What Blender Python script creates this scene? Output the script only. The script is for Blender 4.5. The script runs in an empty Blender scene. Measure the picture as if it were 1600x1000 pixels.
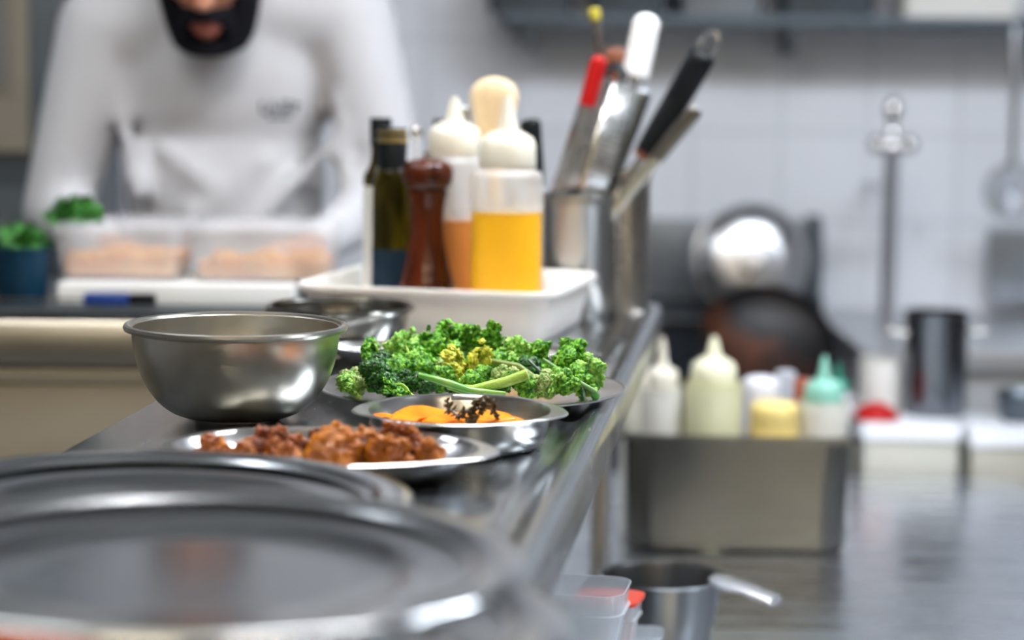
import bpy, bmesh, math, random
from mathutils import Vector, Matrix, Euler, noise
random.seed(7)
PI = math.pi
R = math.radians
C = bpy.context.scene.collection
sc = bpy.context.scene

# ------------------------------------------------------------------ camera
SH = 1.22                      # height of the pass shelf
CAMZ = SH + 0.335
FPX = 3600.0
cam_d = bpy.data.cameras.new('camera'); cam = bpy.data.objects.new('camera', cam_d); C.objects.link(cam)
sc.camera = cam
cam_d.sensor_width = 36; cam_d.lens = 36 * FPX / 1600
cam_d.clip_start = 0.05
cam_d.dof.use_dof = True; cam_d.dof.focus_distance = 2.14; cam_d.dof.aperture_fstop = 2.7
CM = Matrix.Rotation(R(90 - 6.43), 3, 'X') @ Matrix.Rotation(R(0.7), 3, 'Z')
cam.location = (0, 0, CAMZ); cam.rotation_euler = CM.to_euler()

def ray(px, py):
    return CM @ Vector(((px - 800) / FPX, -(py - 500) / FPX, -1))
def G(px, py, z):              # point of the horizontal plane at height z seen at that spot
    d = ray(px, py); t = (z - CAMZ) / d.z
    return Vector((d.x * t, d.y * t, z))
def P(px, py, Y):              # point at forward distance Y seen at that spot
    d = ray(px, py); t = Y / d.y
    return Vector((d.x * t, Y, CAMZ + d.z * t))

# ------------------------------------------------------------------ light and exposure
sc.view_settings.view_transform = 'Standard'; sc.view_settings.look = 'None'
sc.view_settings.gamma = 1; sc.view_settings.use_curve_mapping = False
sc.view_settings.exposure = 0.62
w = bpy.data.worlds.new('world'); sc.world = w; w.use_nodes = True
w.node_tree.nodes['Background'].inputs[0].default_value = (.5, .6, .75, 1)
w.node_tree.nodes['Background'].inputs[1].default_value = 0.3

# ceiling lights: x, y, length, width, colour, strength, along
LIGHTS = [(-1.3, 2.9, 1.2, .25, (0.86, 0.92, 1.0), 11),
          (1.1, 2.85, 1.2, .25, (0.86, 0.92, 1.0), 42),
          (0.1, 2.35, .6, .2, (0.98, 0.98, 1.0), 46),
          (-.75, 1.78, 1.2, .22, (1.0, 0.93, 0.80), 12),
          (2.2, 1.6, 1.2, .25, (0.86, 0.92, 1.0), 12),
          (-0.6, -1.2, 1.2, .25, (1.0, 0.84, 0.60), 22),
          (1.3, -1.2, 1.2, .25, (1.0, 0.84, 0.60), 16)]

# ------------------------------------------------------------------ materials
_m = {}
def mat(name, col, rough=.5, metal=0., noise_amt=0., nscale=20., bump=0., bscale=60., col2=None, stretch=None,
        rvar=0., alpha=1., spec=.5, sss=0., trans=0., coat=0., emit=None, ior=1.45, sheen=0., cmul=(.4, .6)):
    if name in _m: return _m[name]
    m = bpy.data.materials.new(name); m.use_nodes = True; _m[name] = m
    nt = m.node_tree; N = nt.nodes; L = nt.links
    b = N['Principled BSDF']
    b.inputs['Base Color'].default_value = (*col, 1); b.inputs['Roughness'].default_value = rough
    b.inputs['Metallic'].default_value = metal; b.inputs['Alpha'].default_value = alpha
    b.inputs['Specular IOR Level'].default_value = spec; b.inputs['IOR'].default_value = ior
    b.inputs['Transmission Weight'].default_value = trans; b.inputs['Coat Weight'].default_value = coat
    b.inputs['Coat Roughness'].default_value = .08
    if sss: b.inputs['Subsurface Weight'].default_value = sss; b.inputs['Subsurface Scale'].default_value = .006
    if sheen: b.inputs['Sheen Weight'].default_value = sheen
    if emit: b.inputs['Emission Color'].default_value = (*emit[0], 1); b.inputs['Emission Strength'].default_value = emit[1]
    tc = N.new('ShaderNodeTexCoord'); mp = N.new('ShaderNodeMapping'); L.new(tc.outputs['Object'], mp.inputs[0])
    if stretch: mp.inputs['Scale'].default_value = stretch
    def nz(scale, det=5):
        n = N.new('ShaderNodeTexNoise'); n.inputs['Scale'].default_value = scale; n.inputs['Detail'].default_value = det
        L.new(mp.outputs[0], n.inputs['Vector']); return n
    if col2 is not None:
        n = nz(nscale); r = N.new('ShaderNodeValToRGB'); L.new(n.outputs['Fac'], r.inputs[0])
        r.color_ramp.elements[0].position = cmul[0]; r.color_ramp.elements[1].position = cmul[1]
        r.color_ramp.elements[0].color = (*col, 1); r.color_ramp.elements[1].color = (*col2, 1)
        L.new(r.outputs[0], b.inputs['Base Color'])
    if rvar:
        n = nz(nscale * 1.7); r = N.new('ShaderNodeMapRange'); L.new(n.outputs['Fac'], r.inputs[0])
        r.inputs[1].default_value = .3; r.inputs[2].default_value = .7
        r.inputs[3].default_value = max(.02, rough - rvar); r.inputs[4].default_value = rough + rvar
        L.new(r.outputs[0], b.inputs['Roughness'])
    if bump:
        n = nz(bscale, 6); bp = N.new('ShaderNodeBump'); bp.inputs['Strength'].default_value = bump; bp.inputs['Distance'].default_value = .004
        L.new(n.outputs['Fac'], bp.inputs['Height']); L.new(bp.outputs[0], b.inputs['Normal'])
    return m

STEEL = mat('worn_steel', (.58, .58, .56), .24, 1)
POL = mat('polished_steel', (.74, .74, .74), .14, 1)
BOWLM = mat('scratched_bowl_steel', (.62, .59, .52), .29, 1, nscale=34, col2=(.47, .455, .41), cmul=(.2, .8))
PLATEM = mat('plate_steel', (.70, .70, .70), .25, 1)
LIDM = mat('lid_steel', (.52, .54, .55), .14, 1)
SHELFM = mat('brushed_shelf_steel', (.42, .44, .46), .23, 1, nscale=9, rvar=.05, col2=(.34, .36, .38), stretch=(6, .6, 1), cmul=(.2, .8))
WORKM = mat('worktop_steel', (.74, .78, .83), .28, 1, nscale=5, rvar=.05, col2=(.62, .66, .71), stretch=(.5, 3, 1), cmul=(.2, .8))
PANM = mat('gastronorm_steel', (.25, .245, .225), .24, 1)
CABM = mat('cabinet_steel', (.52, .49, .42), .42, .85, nscale=4, rvar=.06, stretch=(1, 1, 4))
EDGEM = mat('counter_edge_steel', (.62, .60, .54), .33, 1, nscale=5, rvar=.06)
DARKST = mat('dark_steel', (.10, .12, .14), .38, .8, nscale=5, rvar=.1)
RANGEM = mat('range_steel', (.30, .33, .37), .38, .9, nscale=4, rvar=.08)
BLACK = mat('black_plastic', (.004, .006, .008), .4, spec=.3)
BLACKIRON = mat('black_iron', (.012, .012, .014), .5, .3, nscale=14, bump=.2, bscale=50)
WOKM = mat('burnt_wok_iron', (.012, .011, .012), .42, .4, nscale=7, col2=(.14, .045, .018), bump=.2, bscale=40, cmul=(.5, .72))
WHITEP = mat('white_plastic', (.80, .79, .76), .32, nscale=10, rvar=.04, sss=.1)
TUBM = mat('tub_plastic', (.88, .86, .82), .30, sss=.1, bump=.02, bscale=30)
CAPM = mat('squeeze_cap', (.72, .68, .57), .4)
MILKY = mat('milky_plastic', (.88, .88, .86), .28, alpha=.38)
WETP = mat('oil_wetted_plastic', (.9, .7, .3), .3, alpha=.04, spec=.4)
CLEARP = mat('clear_plastic', (.80, .86, .92), .15, alpha=.42, spec=.8)
CLEARB = mat('cloudy_box_plastic', (.84, .86, .90), .2, alpha=.25)
OILY = mat('yellow_oil', (.86, .44, .004), .35, spec=.3)
OILO = mat('orange_dressing', (.55, .20, .04), .4, spec=.3)
GREENG = mat('olive_glass', (.012, .010, .001), .10, spec=.3, nscale=16, col2=(.085, .06, .003), stretch=(1.4, 1.4, .35))
GOLD = mat('gold_foil', (.55, .42, .18), .3, .9)
NAVYL = mat('navy_label', (.006, .020, .038), .6, spec=.25)
WHITEL = mat('white_label', (.75, .74, .70), .6)
MILLM = mat('mill_wood', (.075, .013, .003), .18, spec=.45, nscale=12, col2=(.03, .006, .002), stretch=(3, 3, .5))
WOOD = mat('pale_wood', (.82, .64, .40), .55, nscale=10, col2=(.74, .54, .31), stretch=(4, 4, .4))
DWOOD = mat('brown_wood', (.20, .06, .022), .5)
RED = mat('red_plastic', (.42, .008, .008), .35, spec=.3)
YEL = mat('yellow_plastic', (.50, .42, .05), .5)
KHTILE = mat('taupe_paint', (.22, .19, .145), .6)

def tile_mat():
    m = bpy.data.materials.new('white_wall_tiles'); m.use_nodes = True; nt = m.node_tree; N = nt.nodes; L = nt.links
    b = N['Principled BSDF']; b.inputs['Roughness'].default_value = .28
    tc = N.new('ShaderNodeTexCoord'); mp = N.new('ShaderNodeMapping'); mp.inputs['Rotation'].default_value = (R(90), 0, 0)
    L.new(tc.outputs['Object'], mp.inputs[0])
    br = N.new('ShaderNodeTexBrick'); L.new(mp.outputs[0], br.inputs[0]); br.offset = 0
    br.inputs['Color1'].default_value = (.76, .78, .83, 1); br.inputs['Color2'].default_value = (.79, .81, .86, 1)
    br.inputs['Mortar'].default_value = (.68, .70, .75, 1); br.inputs['Scale'].default_value = 1
    br.inputs['Mortar Size'].default_value = .006; br.inputs['Brick Width'].default_value = .2; br.inputs['Row Height'].default_value = .2
    L.new(br.outputs['Color'], b.inputs['Base Color'])
    return m
TILE = tile_mat()

# ------------------------------------------------------------------ mesh helpers
def finish(bm, name, m, parent=None, smooth=True, angle=35, loc=None):
    me = bpy.data.meshes.new(name)
    bmesh.ops.recalc_face_normals(bm, faces=bm.faces[:])
    bm.to_mesh(me); bm.free()
    if smooth:
        for p in me.polygons: p.use_smooth = True
        me.set_sharp_from_angle(angle=R(angle))
    o = bpy.data.objects.new(name, me); C.objects.link(o)
    if isinstance(m, (list, tuple)):
        for k in m: me.materials.append(k)
    else: me.materials.append(m)
    if parent: o.parent = parent
    if loc is not None: o.location = loc
    return o
def thing(name, label, cat, loc=(0, 0, 0), rz=0, group=None, rot=None):
    o = bpy.data.objects.new(name, None); C.objects.link(o); o.location = loc
    o.rotation_euler = rot if rot else (0, 0, rz)
    o.empty_display_size = .05
    o['label'] = label; o['category'] = cat
    if group: o['group'] = group
    return o
def tag(o, label, cat, group=None):
    o['label'] = label; o['category'] = cat
    if group: o['group'] = group
    return o
def struct(o): o['kind'] = 'structure'; return o
def box(bm, c, s, bev=0., rot=None, segs=2):
    r = bmesh.ops.create_cube(bm, size=1)
    vs = r['verts']; M = Matrix.Translation(c) @ ((rot.to_4x4()) if rot else Matrix()) @ Matrix.Diagonal((*s, 1))
    bmesh.ops.transform(bm, matrix=M, verts=vs)
    if bev:
        es = list({e for v in vs for e in v.link_edges})
        bmesh.ops.bevel(bm, geom=es, offset=bev, segments=segs, affect='EDGES', profile=.7)
    return vs
def B(c, s, bev=0., rot=None):
    bm = bmesh.new(); box(bm, c, s, bev, rot); return bm
def loft(bm, loops, cap0=True, cap1=True, mi=0):
    rows = [[bm.verts.new(p) for p in lp] for lp in loops]
    n = len(rows[0])
    for a, b in zip(rows, rows[1:]):
        for i in range(n):
            f = bm.faces.new((a[i], a[(i + 1) % n], b[(i + 1) % n], b[i])); f.material_index = mi
    if cap0: bm.faces.new(rows[0][::-1]).material_index = mi
    if cap1: bm.faces.new(rows[-1]).material_index = mi
    return rows
def lathe(bm, prof, n=64, sx=1, sy=1, c=(0, 0, 0), cap0=True, cap1=True, mi=0):
    lps = [[(c[0] + r * sx * math.cos(2 * PI * i / n), c[1] + r * sy * math.sin(2 * PI * i / n), c[2] + z) for i in range(n)] for r, z in prof]
    return loft(bm, lps, cap0, cap1, mi)
def L_(prof, n=64, **k):
    bm = bmesh.new(); lathe(bm, prof, n, **k); return bm
def rr(w_, d, r, z, n=6, c=(0, 0)):
    r = min(r, w_ / 2 - 1e-5, d / 2 - 1e-5); out = []
    for k, (sx, sy) in enumerate(((1, 1), (-1, 1), (-1, -1), (1, -1))):
        for i in range(n + 1):
            a = k * PI / 2 + i * PI / 2 / n
            out.append((c[0] + sx * (w_ / 2 - r) + r * math.cos(a), c[1] + sy * (d / 2 - r) + r * math.sin(a), z))
    return out
def tube(bm, pts, rad, n=10, mi=0, flat=1.):
    pts = [Vector(p) for p in pts]
    if not hasattr(rad, '__len__'): rad = [rad] * len(pts)
    lps = []; up = None
    for i, p in enumerate(pts):
        t = (pts[min(i + 1, len(pts) - 1)] - pts[max(i - 1, 0)]).normalized()
        if up is None:
            up = Vector((0, 0, 1)) if abs(t.z) < .9 else Vector((0, 1, 0))
        s = t.cross(up).normalized(); u = s.cross(t).normalized(); up = u
        lps.append([p + (s * math.cos(2 * PI * k / n) + u * math.sin(2 * PI * k / n) * flat) * rad[i] for k in range(n)])
    return loft(bm, lps, mi=mi)
def T_(pts, rad, n=10, **k):
    bm = bmesh.new(); tube(bm, pts, rad, n, **k); return bm
def capsule(bm, a, b, ra, rb, n=16):
    a = Vector(a); b = Vector(b); d = (b - a); Ln = max(d.length, 1e-6); pts = []; rs = []
    t = d / Ln
    for k in range(5):
        q = -PI / 2 + k * PI / 2 / 5; pts.append(a + t * ra * math.sin(q)); rs.append(max(.0005, ra * math.cos(q)))
    pts.append(a); rs.append(ra); pts.append(b); rs.append(rb)
    for k in range(1, 6):
        q = k * PI / 2 / 5; pts.append(b + t * rb * math.sin(q)); rs.append(max(.0005, rb * math.cos(q)))
    tube(bm, pts, rs, n)
def ell(bm, c, s, rot=None, sub=3):
    r = bmesh.ops.create_icosphere(bm, subdivisions=sub, radius=1)
    M = Matrix.Translation(c) @ ((rot.to_4x4()) if rot else Matrix()) @ Matrix.Diagonal((*s, 1))
    bmesh.ops.transform(bm, matrix=M, verts=r['verts']); return r['verts']
def shell(prof_out, th):       # outer profile (r,z) from base centre to rim -> closed thin wall profile
    inn = []
    for i, (r, z) in enumerate(prof_out):
        a = prof_out[max(i - 1, 0)]; b = prof_out[min(i + 1, len(prof_out) - 1)]
        dx, dz = b[0] - a[0], b[1] - a[1]; l = math.hypot(dx, dz) or 1
        inn.append((max(.0004, r - dz / l * th), z + dx / l * th))
    return prof_out + inn[::-1]
def smoothprof(pts, n=5):      # Catmull-Rom through (r,z) points
    out = []
    for i in range(len(pts) - 1):
        p0 = pts[max(i - 1, 0)]; p1 = pts[i]; p2 = pts[i + 1]; p3 = pts[min(i + 2, len(pts) - 1)]
        for k in range(n):
            t = k / n
            out.append(tuple(.5 * ((2 * p1[j]) + (-p0[j] + p2[j]) * t + (2 * p0[j] - 5 * p1[j] + 4 * p2[j] - p3[j]) * t * t + (-p0[j] + 3 * p1[j] - 3 * p2[j] + p3[j]) * t ** 3) for j in range(2)))
    out.append(tuple(pts[-1])); return out
def rot_to(v, up='Z'):
    return Vector(v).to_track_quat(up, 'Y').to_euler()

# ------------------------------------------------------------------ the room
XL, XR, YB, YF, ZC = -3.2, 3.6, -2.6, 5.2, 2.9
FLOORM = mat('floor_tiles_dark', (.10, .10, .10), .45, nscale=3, rvar=.1, col2=(.13, .125, .12))
CEILM = mat('ceiling_paint', (.42, .43, .44), .8)
BACKM = mat('khaki_wall_paint', (.36, .31, .22), .7)
LEFTM = mat('grey_wall_paint', (.35, .36, .38), .6)
struct(finish(B(((XL + XR) / 2, (YB + YF) / 2, -.05), (XR - XL + .4, YF - YB + .4, .1)), 'floor', FLOORM, smooth=False))
struct(finish(B(((XL + XR) / 2, (YB + YF) / 2, ZC + .05), (XR - XL + .4, YF - YB + .4, .1)), 'ceiling', CEILM, smooth=False))
struct(finish(B(((XL + XR) / 2, YF + .05, ZC / 2), (XR - XL + .4, .1, ZC)), 'wall_back', TILE, smooth=False))
struct(finish(B(((XL + XR) / 2, YB - .05, ZC / 2), (XR - XL + .4, .1, ZC)), 'wall_front', BACKM, smooth=False))
struct(finish(B((XL - .05, (YB + YF) / 2, ZC / 2), (.1, YF - YB, ZC)), 'wall_left', LEFTM, smooth=False))
struct(finish(B((XR + .05, (YB + YF) / 2, ZC / 2), (.1, YF - YB, ZC)), 'wall_right', LEFTM, smooth=False))
for i, (x, y, l, wd, col, s) in enumerate(LIGHTS):
    place = ['over the cook', 'over the range', 'small one over the pass shelf', 'left of the pass shelf', 'right of the pass shelf', 'left one behind the viewer', 'right one behind the viewer'][i]
    t = thing('ceiling_light', 'flat ceiling light with a white frame, ' + place, 'light', (x, y, ZC), group='ceiling lights')
    bm = bmesh.new()
    loft(bm, [rr(l + .06, wd + .06, .02, -.05), rr(l + .06, wd + .06, .02, 0)])
    finish(bm, 'frame', WHITEP, t)
    e = mat('lamp_diffuser_%d' % i, col, .5, emit=(col, s))
    finish(B((0, 0, -.056), (l, wd, .01), .002), 'diffuser', e, t)

# taupe tall cabinet behind the cook on the left
def tall_cabinet():
    a = P(-200, 0, 4.4); b = P(92, 0, 4.4)
    t = thing('tall_cabinet', 'tall taupe steel cabinet behind the cook', 'cabinet', (0, 0, 0))
    x0, x1 = a.x - .5, b.x
    finish(B(((x0 + x1) / 2, 4.75, 1.05), (x1 - x0, .7, 2.1), .004), 'body', DARKST, t)
    d = finish(B(((x0 + x1 - .03) / 2, 4.39, 1.72), (x1 - x0 - .08, .02, .7), .004), 'door', KHTILE, t)
    finish(T_([(x1 - .10, 4.35, 1.5), (x1 - .10, 4.35, 1.95)], .009), 'handle', STEEL, d)
    d = finish(B(((x0 + x1 - .03) / 2, 4.39, .7), (x1 - x0 - .08, .02, 1.2), .004), 'door', DARKST, t)
    finish(T_([(x1 - .10, 4.35, .95), (x1 - .10, 4.35, 1.25)], .009), 'handle', STEEL, d)
tall_cabinet()

# ------------------------------------------------------------------ pass shelf
e_far = G(1030, 484, SH); e_near = G(893, 774, SH)
axis = (Vector((e_far.x, e_far.y, 0)) - Vector((e_near.x, e_near.y, 0))).normalized()
YAW = -math.atan2(axis.x, axis.y)
le = G(101, 702.6, SH)
nrm = Vector((axis.y, -axis.x, 0))
WID = (Vector((e_near.x, e_near.y, 0)) - Vector((le.x, le.y, 0))).dot(nrm)
far_len = (e_far - e_near).dot(axis) + .05
sh = thing('pass_shelf', 'long stainless steel pass shelf with a rolled edge, dishes set out along it', 'shelf', (e_near.x, e_near.y, 0), YAW)
# local frame: x=0 outer right edge, x=-WID left edge, y along
def shelf():
    z = SH
    pr = [(-WID, z - .03), (-WID, z - .002), (-WID + .002, z), (-.052, z), (-.046, z - .0005), (-.040, z - .003), (-.032, z - .004), (-.026, z - .001), (-.021, z + .003), (-.014, z + .005),
          (-.006, z + .004), (-.002, z + .001), (0, z - .004), (0, z - .045), (-.002, z - .047), (-.004, z - .045), (-.004, z - .008), (-.03, z - .010), (-WID + .01, z - .01), (-WID + .003, z - .03)]
    bm = bmesh.new()
    loft(bm, [[(x, yy, zz) for x, zz in pr] for yy in (-1.35, far_len - .004)])
    finish(bm, 'top', SHELFM, sh, angle=60)
    for y, x in ((far_len - .12, -.07), (far_len - .12, -WID + .06), (-.9, -.07), (-.9, -WID + .06)):
        bm = bmesh.new()
        lathe(bm, [(.014, .0), (.03, 0), (.03, .006), (.018, .02), (.014, .03), (.014, SH - .012 - .84)], 24, c=(x, y, .84))
        finish(bm, 'leg', POL, sh)
shelf()

# lower worktop right of the shelf, with a rounded far right corner
def worktop():
    a = G(1345, 742, .84); c = G(1562, 748, .84); r = G(1600, 815, .84)
    t = thing('lower_worktop', 'low stainless steel worktop with a rounded corner right of the pass shelf', 'worktop', (0, 0, 0))
    ya = a.y
    xr = c.x + .03
    pts = [(-.42, -1.4), (xr + .02, -1.4), (xr + .02, ya - .22)]
    for k in range(1, 9):
        q = k * PI / 2 / 8; pts.append((xr + .02 - .11 + .11 * math.cos(q), ya - .16 + .16 * math.sin(q)))
    pts.append((-.10, ya)); pts.append((-.10, 3.1)); pts.append((-.42, 3.0))
    bm = bmesh.new()
    def lp(z, o=0): return [(x - (o if x > 0 else -o), y, z) for x, y in pts]
    loft(bm, [lp(.80), lp(.835), lp(.84, .004)])
    finish(bm, 'top', WORKM, t)
    finish(B(((xr - .05) / 2, 1.24, .42), (xr + .03, 4.9, .74), .004), 'cabinet', DARKST, t)
    return t
worktop()

# ------------------------------------------------------------------ cook's counter
cy = G(250, 484, SH).y
def counter():
    x1 = P(478, 484, cy).x; x0 = -2.6
    t = thing('cook_counter', 'steel counter with a pale band along its front, boxes and a board on it', 'counter', (0, cy, 0), 0)
    xm = (x0 + x1) / 2; W = x1 - x0
    finish(B((xm, .21, SH - .006), (W, .42, .012), .003), 'top', DARKST, t)
    bm = bmesh.new()
    pr = [(0.004, -.016), (-.003, -.016), (-.008, -.024), (-.008, -.060), (-.003, -.072), (.006, -.078), (.02, -.078), (.02, -.016)]
    loft(bm, [[(x, y, SH + z) for y, z in pr] for x in (x0, x1)])
    finish(bm, 'front_band', EDGEM, t)
    finish(B((xm, .025, SH - .092), (W, .03, .02), .003), 'groove_strip', CABM, t)
    finish(B((xm, .22, (SH - .105) / 2), (W, .40, SH - .105), .003), 'body', CABM, t)
counter()

# ------------------------------------------------------------------ bowls
def bowl(name, label, loc, Rr, H, Rb, m, pw=2.0, th=.0012, curl=.0035):
    prof = [(.0005, 0), (Rb * .8, 0)]
    n = 18
    for k in range(n + 1):
        q = k / n
        ang = q * PI / 2
        r = Rb * .8 + (Rr - curl * 1.4 - Rb * .8) * math.sin(ang) ** (1 / pw * 1.6 if pw != 1 else 1)
        z = H * (1 - math.cos(ang)) if pw != 1 else H * q
        prof.append((r, .0006 + z * .985))
    c0 = prof[-1]
    out = prof + [(c0[0] + curl * 1.2 + curl * math.cos(a), H - curl * .2 + curl * math.sin(a)) for a in [PI * 1.25, PI * 1.5, PI * 1.75, 0, PI * .25, PI * .5, PI * .75, PI * .95]]
    inn = []
    for i in range(len(prof) - 1, -1, -1):
        a = prof[max(i - 1, 0)]; b = prof[min(i + 1, len(prof) - 1)]
        dx, dz = b[0] - a[0], b[1] - a[1]; l = math.hypot(dx, dz) or 1
        inn.append((max(.0004, prof[i][0] - dz / l * th), prof[i][1] + dx / l * th))
    bm = bmesh.new(); lathe(bm, out + inn, 96)
    return tag(finish(bm, name, m, loc=loc), label, 'bowl')
b1 = G(369, 651, SH)
def scale_at(p): return FPX / (p - Vector((0, 0, CAMZ))).length
s1 = scale_at(b1)
rimz = CAMZ - SH - (CAMZ - P(369, 509, b1.y).z)
bo = bowl('mixing_bowl', 'large worn steel mixing bowl standing at the left edge of the shelf', b1, 168 / s1, rimz, .049, BOWLM, 1.65)
b2 = G(531, 551, SH); s2 = scale_at(b2)
bowl('steel_bowl', 'smaller steel bowl with straight sides in front of the white tub', b2, 114 / s2, P(531, 479, b2.y).z - SH, .078, mat('satin_steel', (.30, .295, .27), .20, 1), 1)

# ------------------------------------------------------------------ oval dishes
def dish(name, label, cat, c, a, b, H, m, ear=.02, flange=.007, taper=.8, rz=0, th=.0012, base_r=.012, earL=None, tilt=0):
    n = 128; bm = bmesh.new(); earL = ear if earL is None else earL
    def loop(off, z, e=0.):
        o = []
        for i in range(n):
            th_ = 2 * PI * i / n; x, y = (a + off) * math.cos(th_), (b + off) * math.sin(th_)
            k = max(0, abs(math.cos(th_)) - .80) / .20
            if e: x += math.copysign((ear if x > 0 else earL) * k ** 1.0 * e, x); 
            o.append((x, y, z - (abs(k) * e * .002)))
        return o
    def sc_(f, z):
        return [((a * f) * math.cos(2 * PI * i / n), (b * f) * math.sin(2 * PI * i / n), z) for i in range(n)]
    f0 = taper
    lps = [sc_(.02, 0), sc_(f0 * .9, 0), sc_(f0 * .96, H * .04), sc_(f0 + (1 - f0) * .3, H * .2), sc_(f0 + (1 - f0) * .7, H * .55), sc_(.985, H * .85), loop(0, H - .001)]
    lps += [loop(flange, H, 1), loop(flange + .0012, H + .0006, 1), loop(flange, H + .0016, 1), loop(flange * .7, H + .0018, .9), loop(-.0005, H + .0006)]
    lps += [sc_(.985 - th / a, H * .85), sc_(f0 + (1 - f0) * .7 - th / a, H * .55 + th * .4), sc_(f0 + (1 - f0) * .3 - th / a, H * .2 + th), sc_(f0 * .95, H * .04 + th), sc_(f0 * .9, th), sc_(.02, th)]
    loft(bm, lps)
    o = finish(bm, name, m, loc=c, angle=50); o.rotation_euler = (tilt, 0, rz)
    return tag(o, label, cat)
# orange-squash dish
HD = .031
pf = G(718, 668, SH + HD).y; pb = G(718, 618, SH + HD).y
dc = G(718, 643, SH + HD); dc.y = (pf + pb) / 2 + .004; dc.z = SH
sd = scale_at(dc)
dish('gratin_dish', 'small deep steel dish with pointed ends holding orange squash slices', 'dish', dc, 143 / sd, (pb - pf) / 2 - .005, HD, STEEL, ear=.009, flange=.0045, taper=.90, rz=R(-3.5))
# meat plate
HM = .024
pf = G(509, 730, SH + HM).y; pb = G(509, 667, SH + HM).y
mc = G(509, 698, SH + HM); mc.y = (pf + pb) / 2 - .004; mc.z = SH
sm = scale_at(mc)
dish('oval_plate', 'oval steel plate with pointed ends under glazed brown meat pieces', 'plate', mc, 240 / sm, (pb - pf) / 2 - .009, HM, PLATEM, ear=.009, earL=.004, flange=.006, taper=.72, rz=R(-5))
# kale plate
HK = .012
kf = G(739, 640, SH + HK).y
kr = G(978, 604, SH + HK).x; kl = G(497, 600, SH + HK).x
KR = (kr - kl) / 2
kc = Vector(((kr + kl) / 2, kf + KR, SH))
bm = bmesh.new()
def plate_prof(Rr, H):
    o = [(.0005, 0), (Rr * .70, 0), (Rr * .74, .0012), (Rr * .80, H * .55), (Rr * .84, H * .8), (Rr * .97, H * .97), (Rr * .985, H * 1.02), (Rr, H * .96), (Rr * 1.0, H * 1.08), (Rr * .985, H * 1.16),
         (Rr * .97, H * 1.07), (Rr * .84, H * .8 + .0015), (Rr * .79, H * .55 + .0015), (Rr * .735, .003), (Rr * .70, .0016), (.0005, .0016)]
    return o
tag(finish(L_(plate_prof(KR, HK), 96), 'round_plate', PLATEM, loc=kc, angle=60), 'large round steel plate heaped with green vegetables', 'plate')
# plate behind
pc = Vector((P(712, 560, kc.y + KR + .075).x, kc.y + KR + .064, SH))
dish('oval_plate', 'empty oval steel plate between the green vegetables and the white tub', 'plate', pc, 205 / scale_at(pc), .054, .022, PLATEM, ear=.008, flange=.008, taper=.75, rz=R(-8))

# ------------------------------------------------------------------ big stepped lids in front
def lid(label, c, Rr, tilt, dz=.0, flip=False, k=1.0):
    s = Rr
    tops = [(.0005, -.014), (s * .45, -.0142), (s * .57, -.014), (s * .62, -.0122), (s * .67, -.0086), (s * .70, -.0080), (s * .79, -.0078), (s * .82, -.0064), (s * .865, -.0012), (s * .89, 0), (s * .95, .0006), (s * .985, .0006), (s, -.001)]
    if flip: tops = [(r, -z if z < -.002 else z) for r, z in tops]
    under = [(s * 1.003, -.005), (s * .985, -.006), (s * .95, -.003), (s * .82, -.004)] + [(r, z - .0022) for r, z in tops[:9]][::-1]
    o = finish(L_(under[::-1] + tops[::-1], 128), 'pot_lid', LIDM, loc=c, angle=60)
    o.rotation_euler = tilt
    return tag(o, label, 'lid')
cD = Vector((-.172, 1.290, SH + .0165)); cC = Vector((-.182, 1.302, SH + .052)); cB = Vector((-.250, 1.572, SH + .0340))
lid('widest steel lid, lowest of the three stacked in front, nearest the viewer', cD, .208, (0, 0, 0))
lid('large shallow stepped steel lid, topmost of the three in front', cC, .193, (R(.5), R(1.2), 0))
lid('steel lid tucked under the topmost one and reaching back towards the meat plate', cB, .183, (R(-.3), R(.6), 0))
# orange tub at the near left end
ot = P(-60, 1050, 1.0)
bm = bmesh.new()
lathe(bm, shell([(.0005, 0), (.05, 0), (.056, .006), (.062, ot.z - SH - .004), (.066, ot.z - SH)], .002), 48)
tag(finish(bm, 'plastic_tub', mat('orange_plastic', (.62, .11, .012), .35), loc=(ot.x, ot.y, SH)), 'orange plastic tub at the near left corner before the lids', 'tub')

# ------------------------------------------------------------------ food: glazed meat
MEAT = mat('glazed_meat', (.25, .062, .003), .34, spec=.35, nscale=55, col2=(.60, .21, .012), bump=.2, bscale=220, coat=.12, sss=.1, cmul=(.40, .62))
MEAT2 = mat('darker_glazed_meat', (.13, .022, .002), .34, spec=.35, nscale=55, col2=(.40, .10, .008), bump=.2, bscale=220, coat=.15, cmul=(.40, .62))
def lump(seed, s, m, name, rough=.30, freq=1.6, sub=4, loc=(0, 0, 0), rot=(0, 0, 0)):
    bm = bmesh.new(); bmesh.ops.create_icosphere(bm, subdivisions=sub, radius=1)
    o = Vector((seed * 3.7, seed * 1.3, seed * 7.1))
    for v in bm.verts:
        n1 = noise.noise(v.co * freq + o); n2 = noise.noise(v.co * freq * 2.7 + o * 2); n3 = noise.noise(v.co * freq * 5 + o * 3)
        c = v.co * (1 + rough * n1 * 1.2 + rough * .8 * n2 + rough * .45 * n3 - rough * .5 * abs(n2))
        v.co = Vector((c.x * s[0], c.y * s[1], c.z * s[2]))
    ob = finish(bm, name, m, loc=loc, angle=180); ob.rotation_euler = rot
    return ob
mz = SH + .0035
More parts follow.
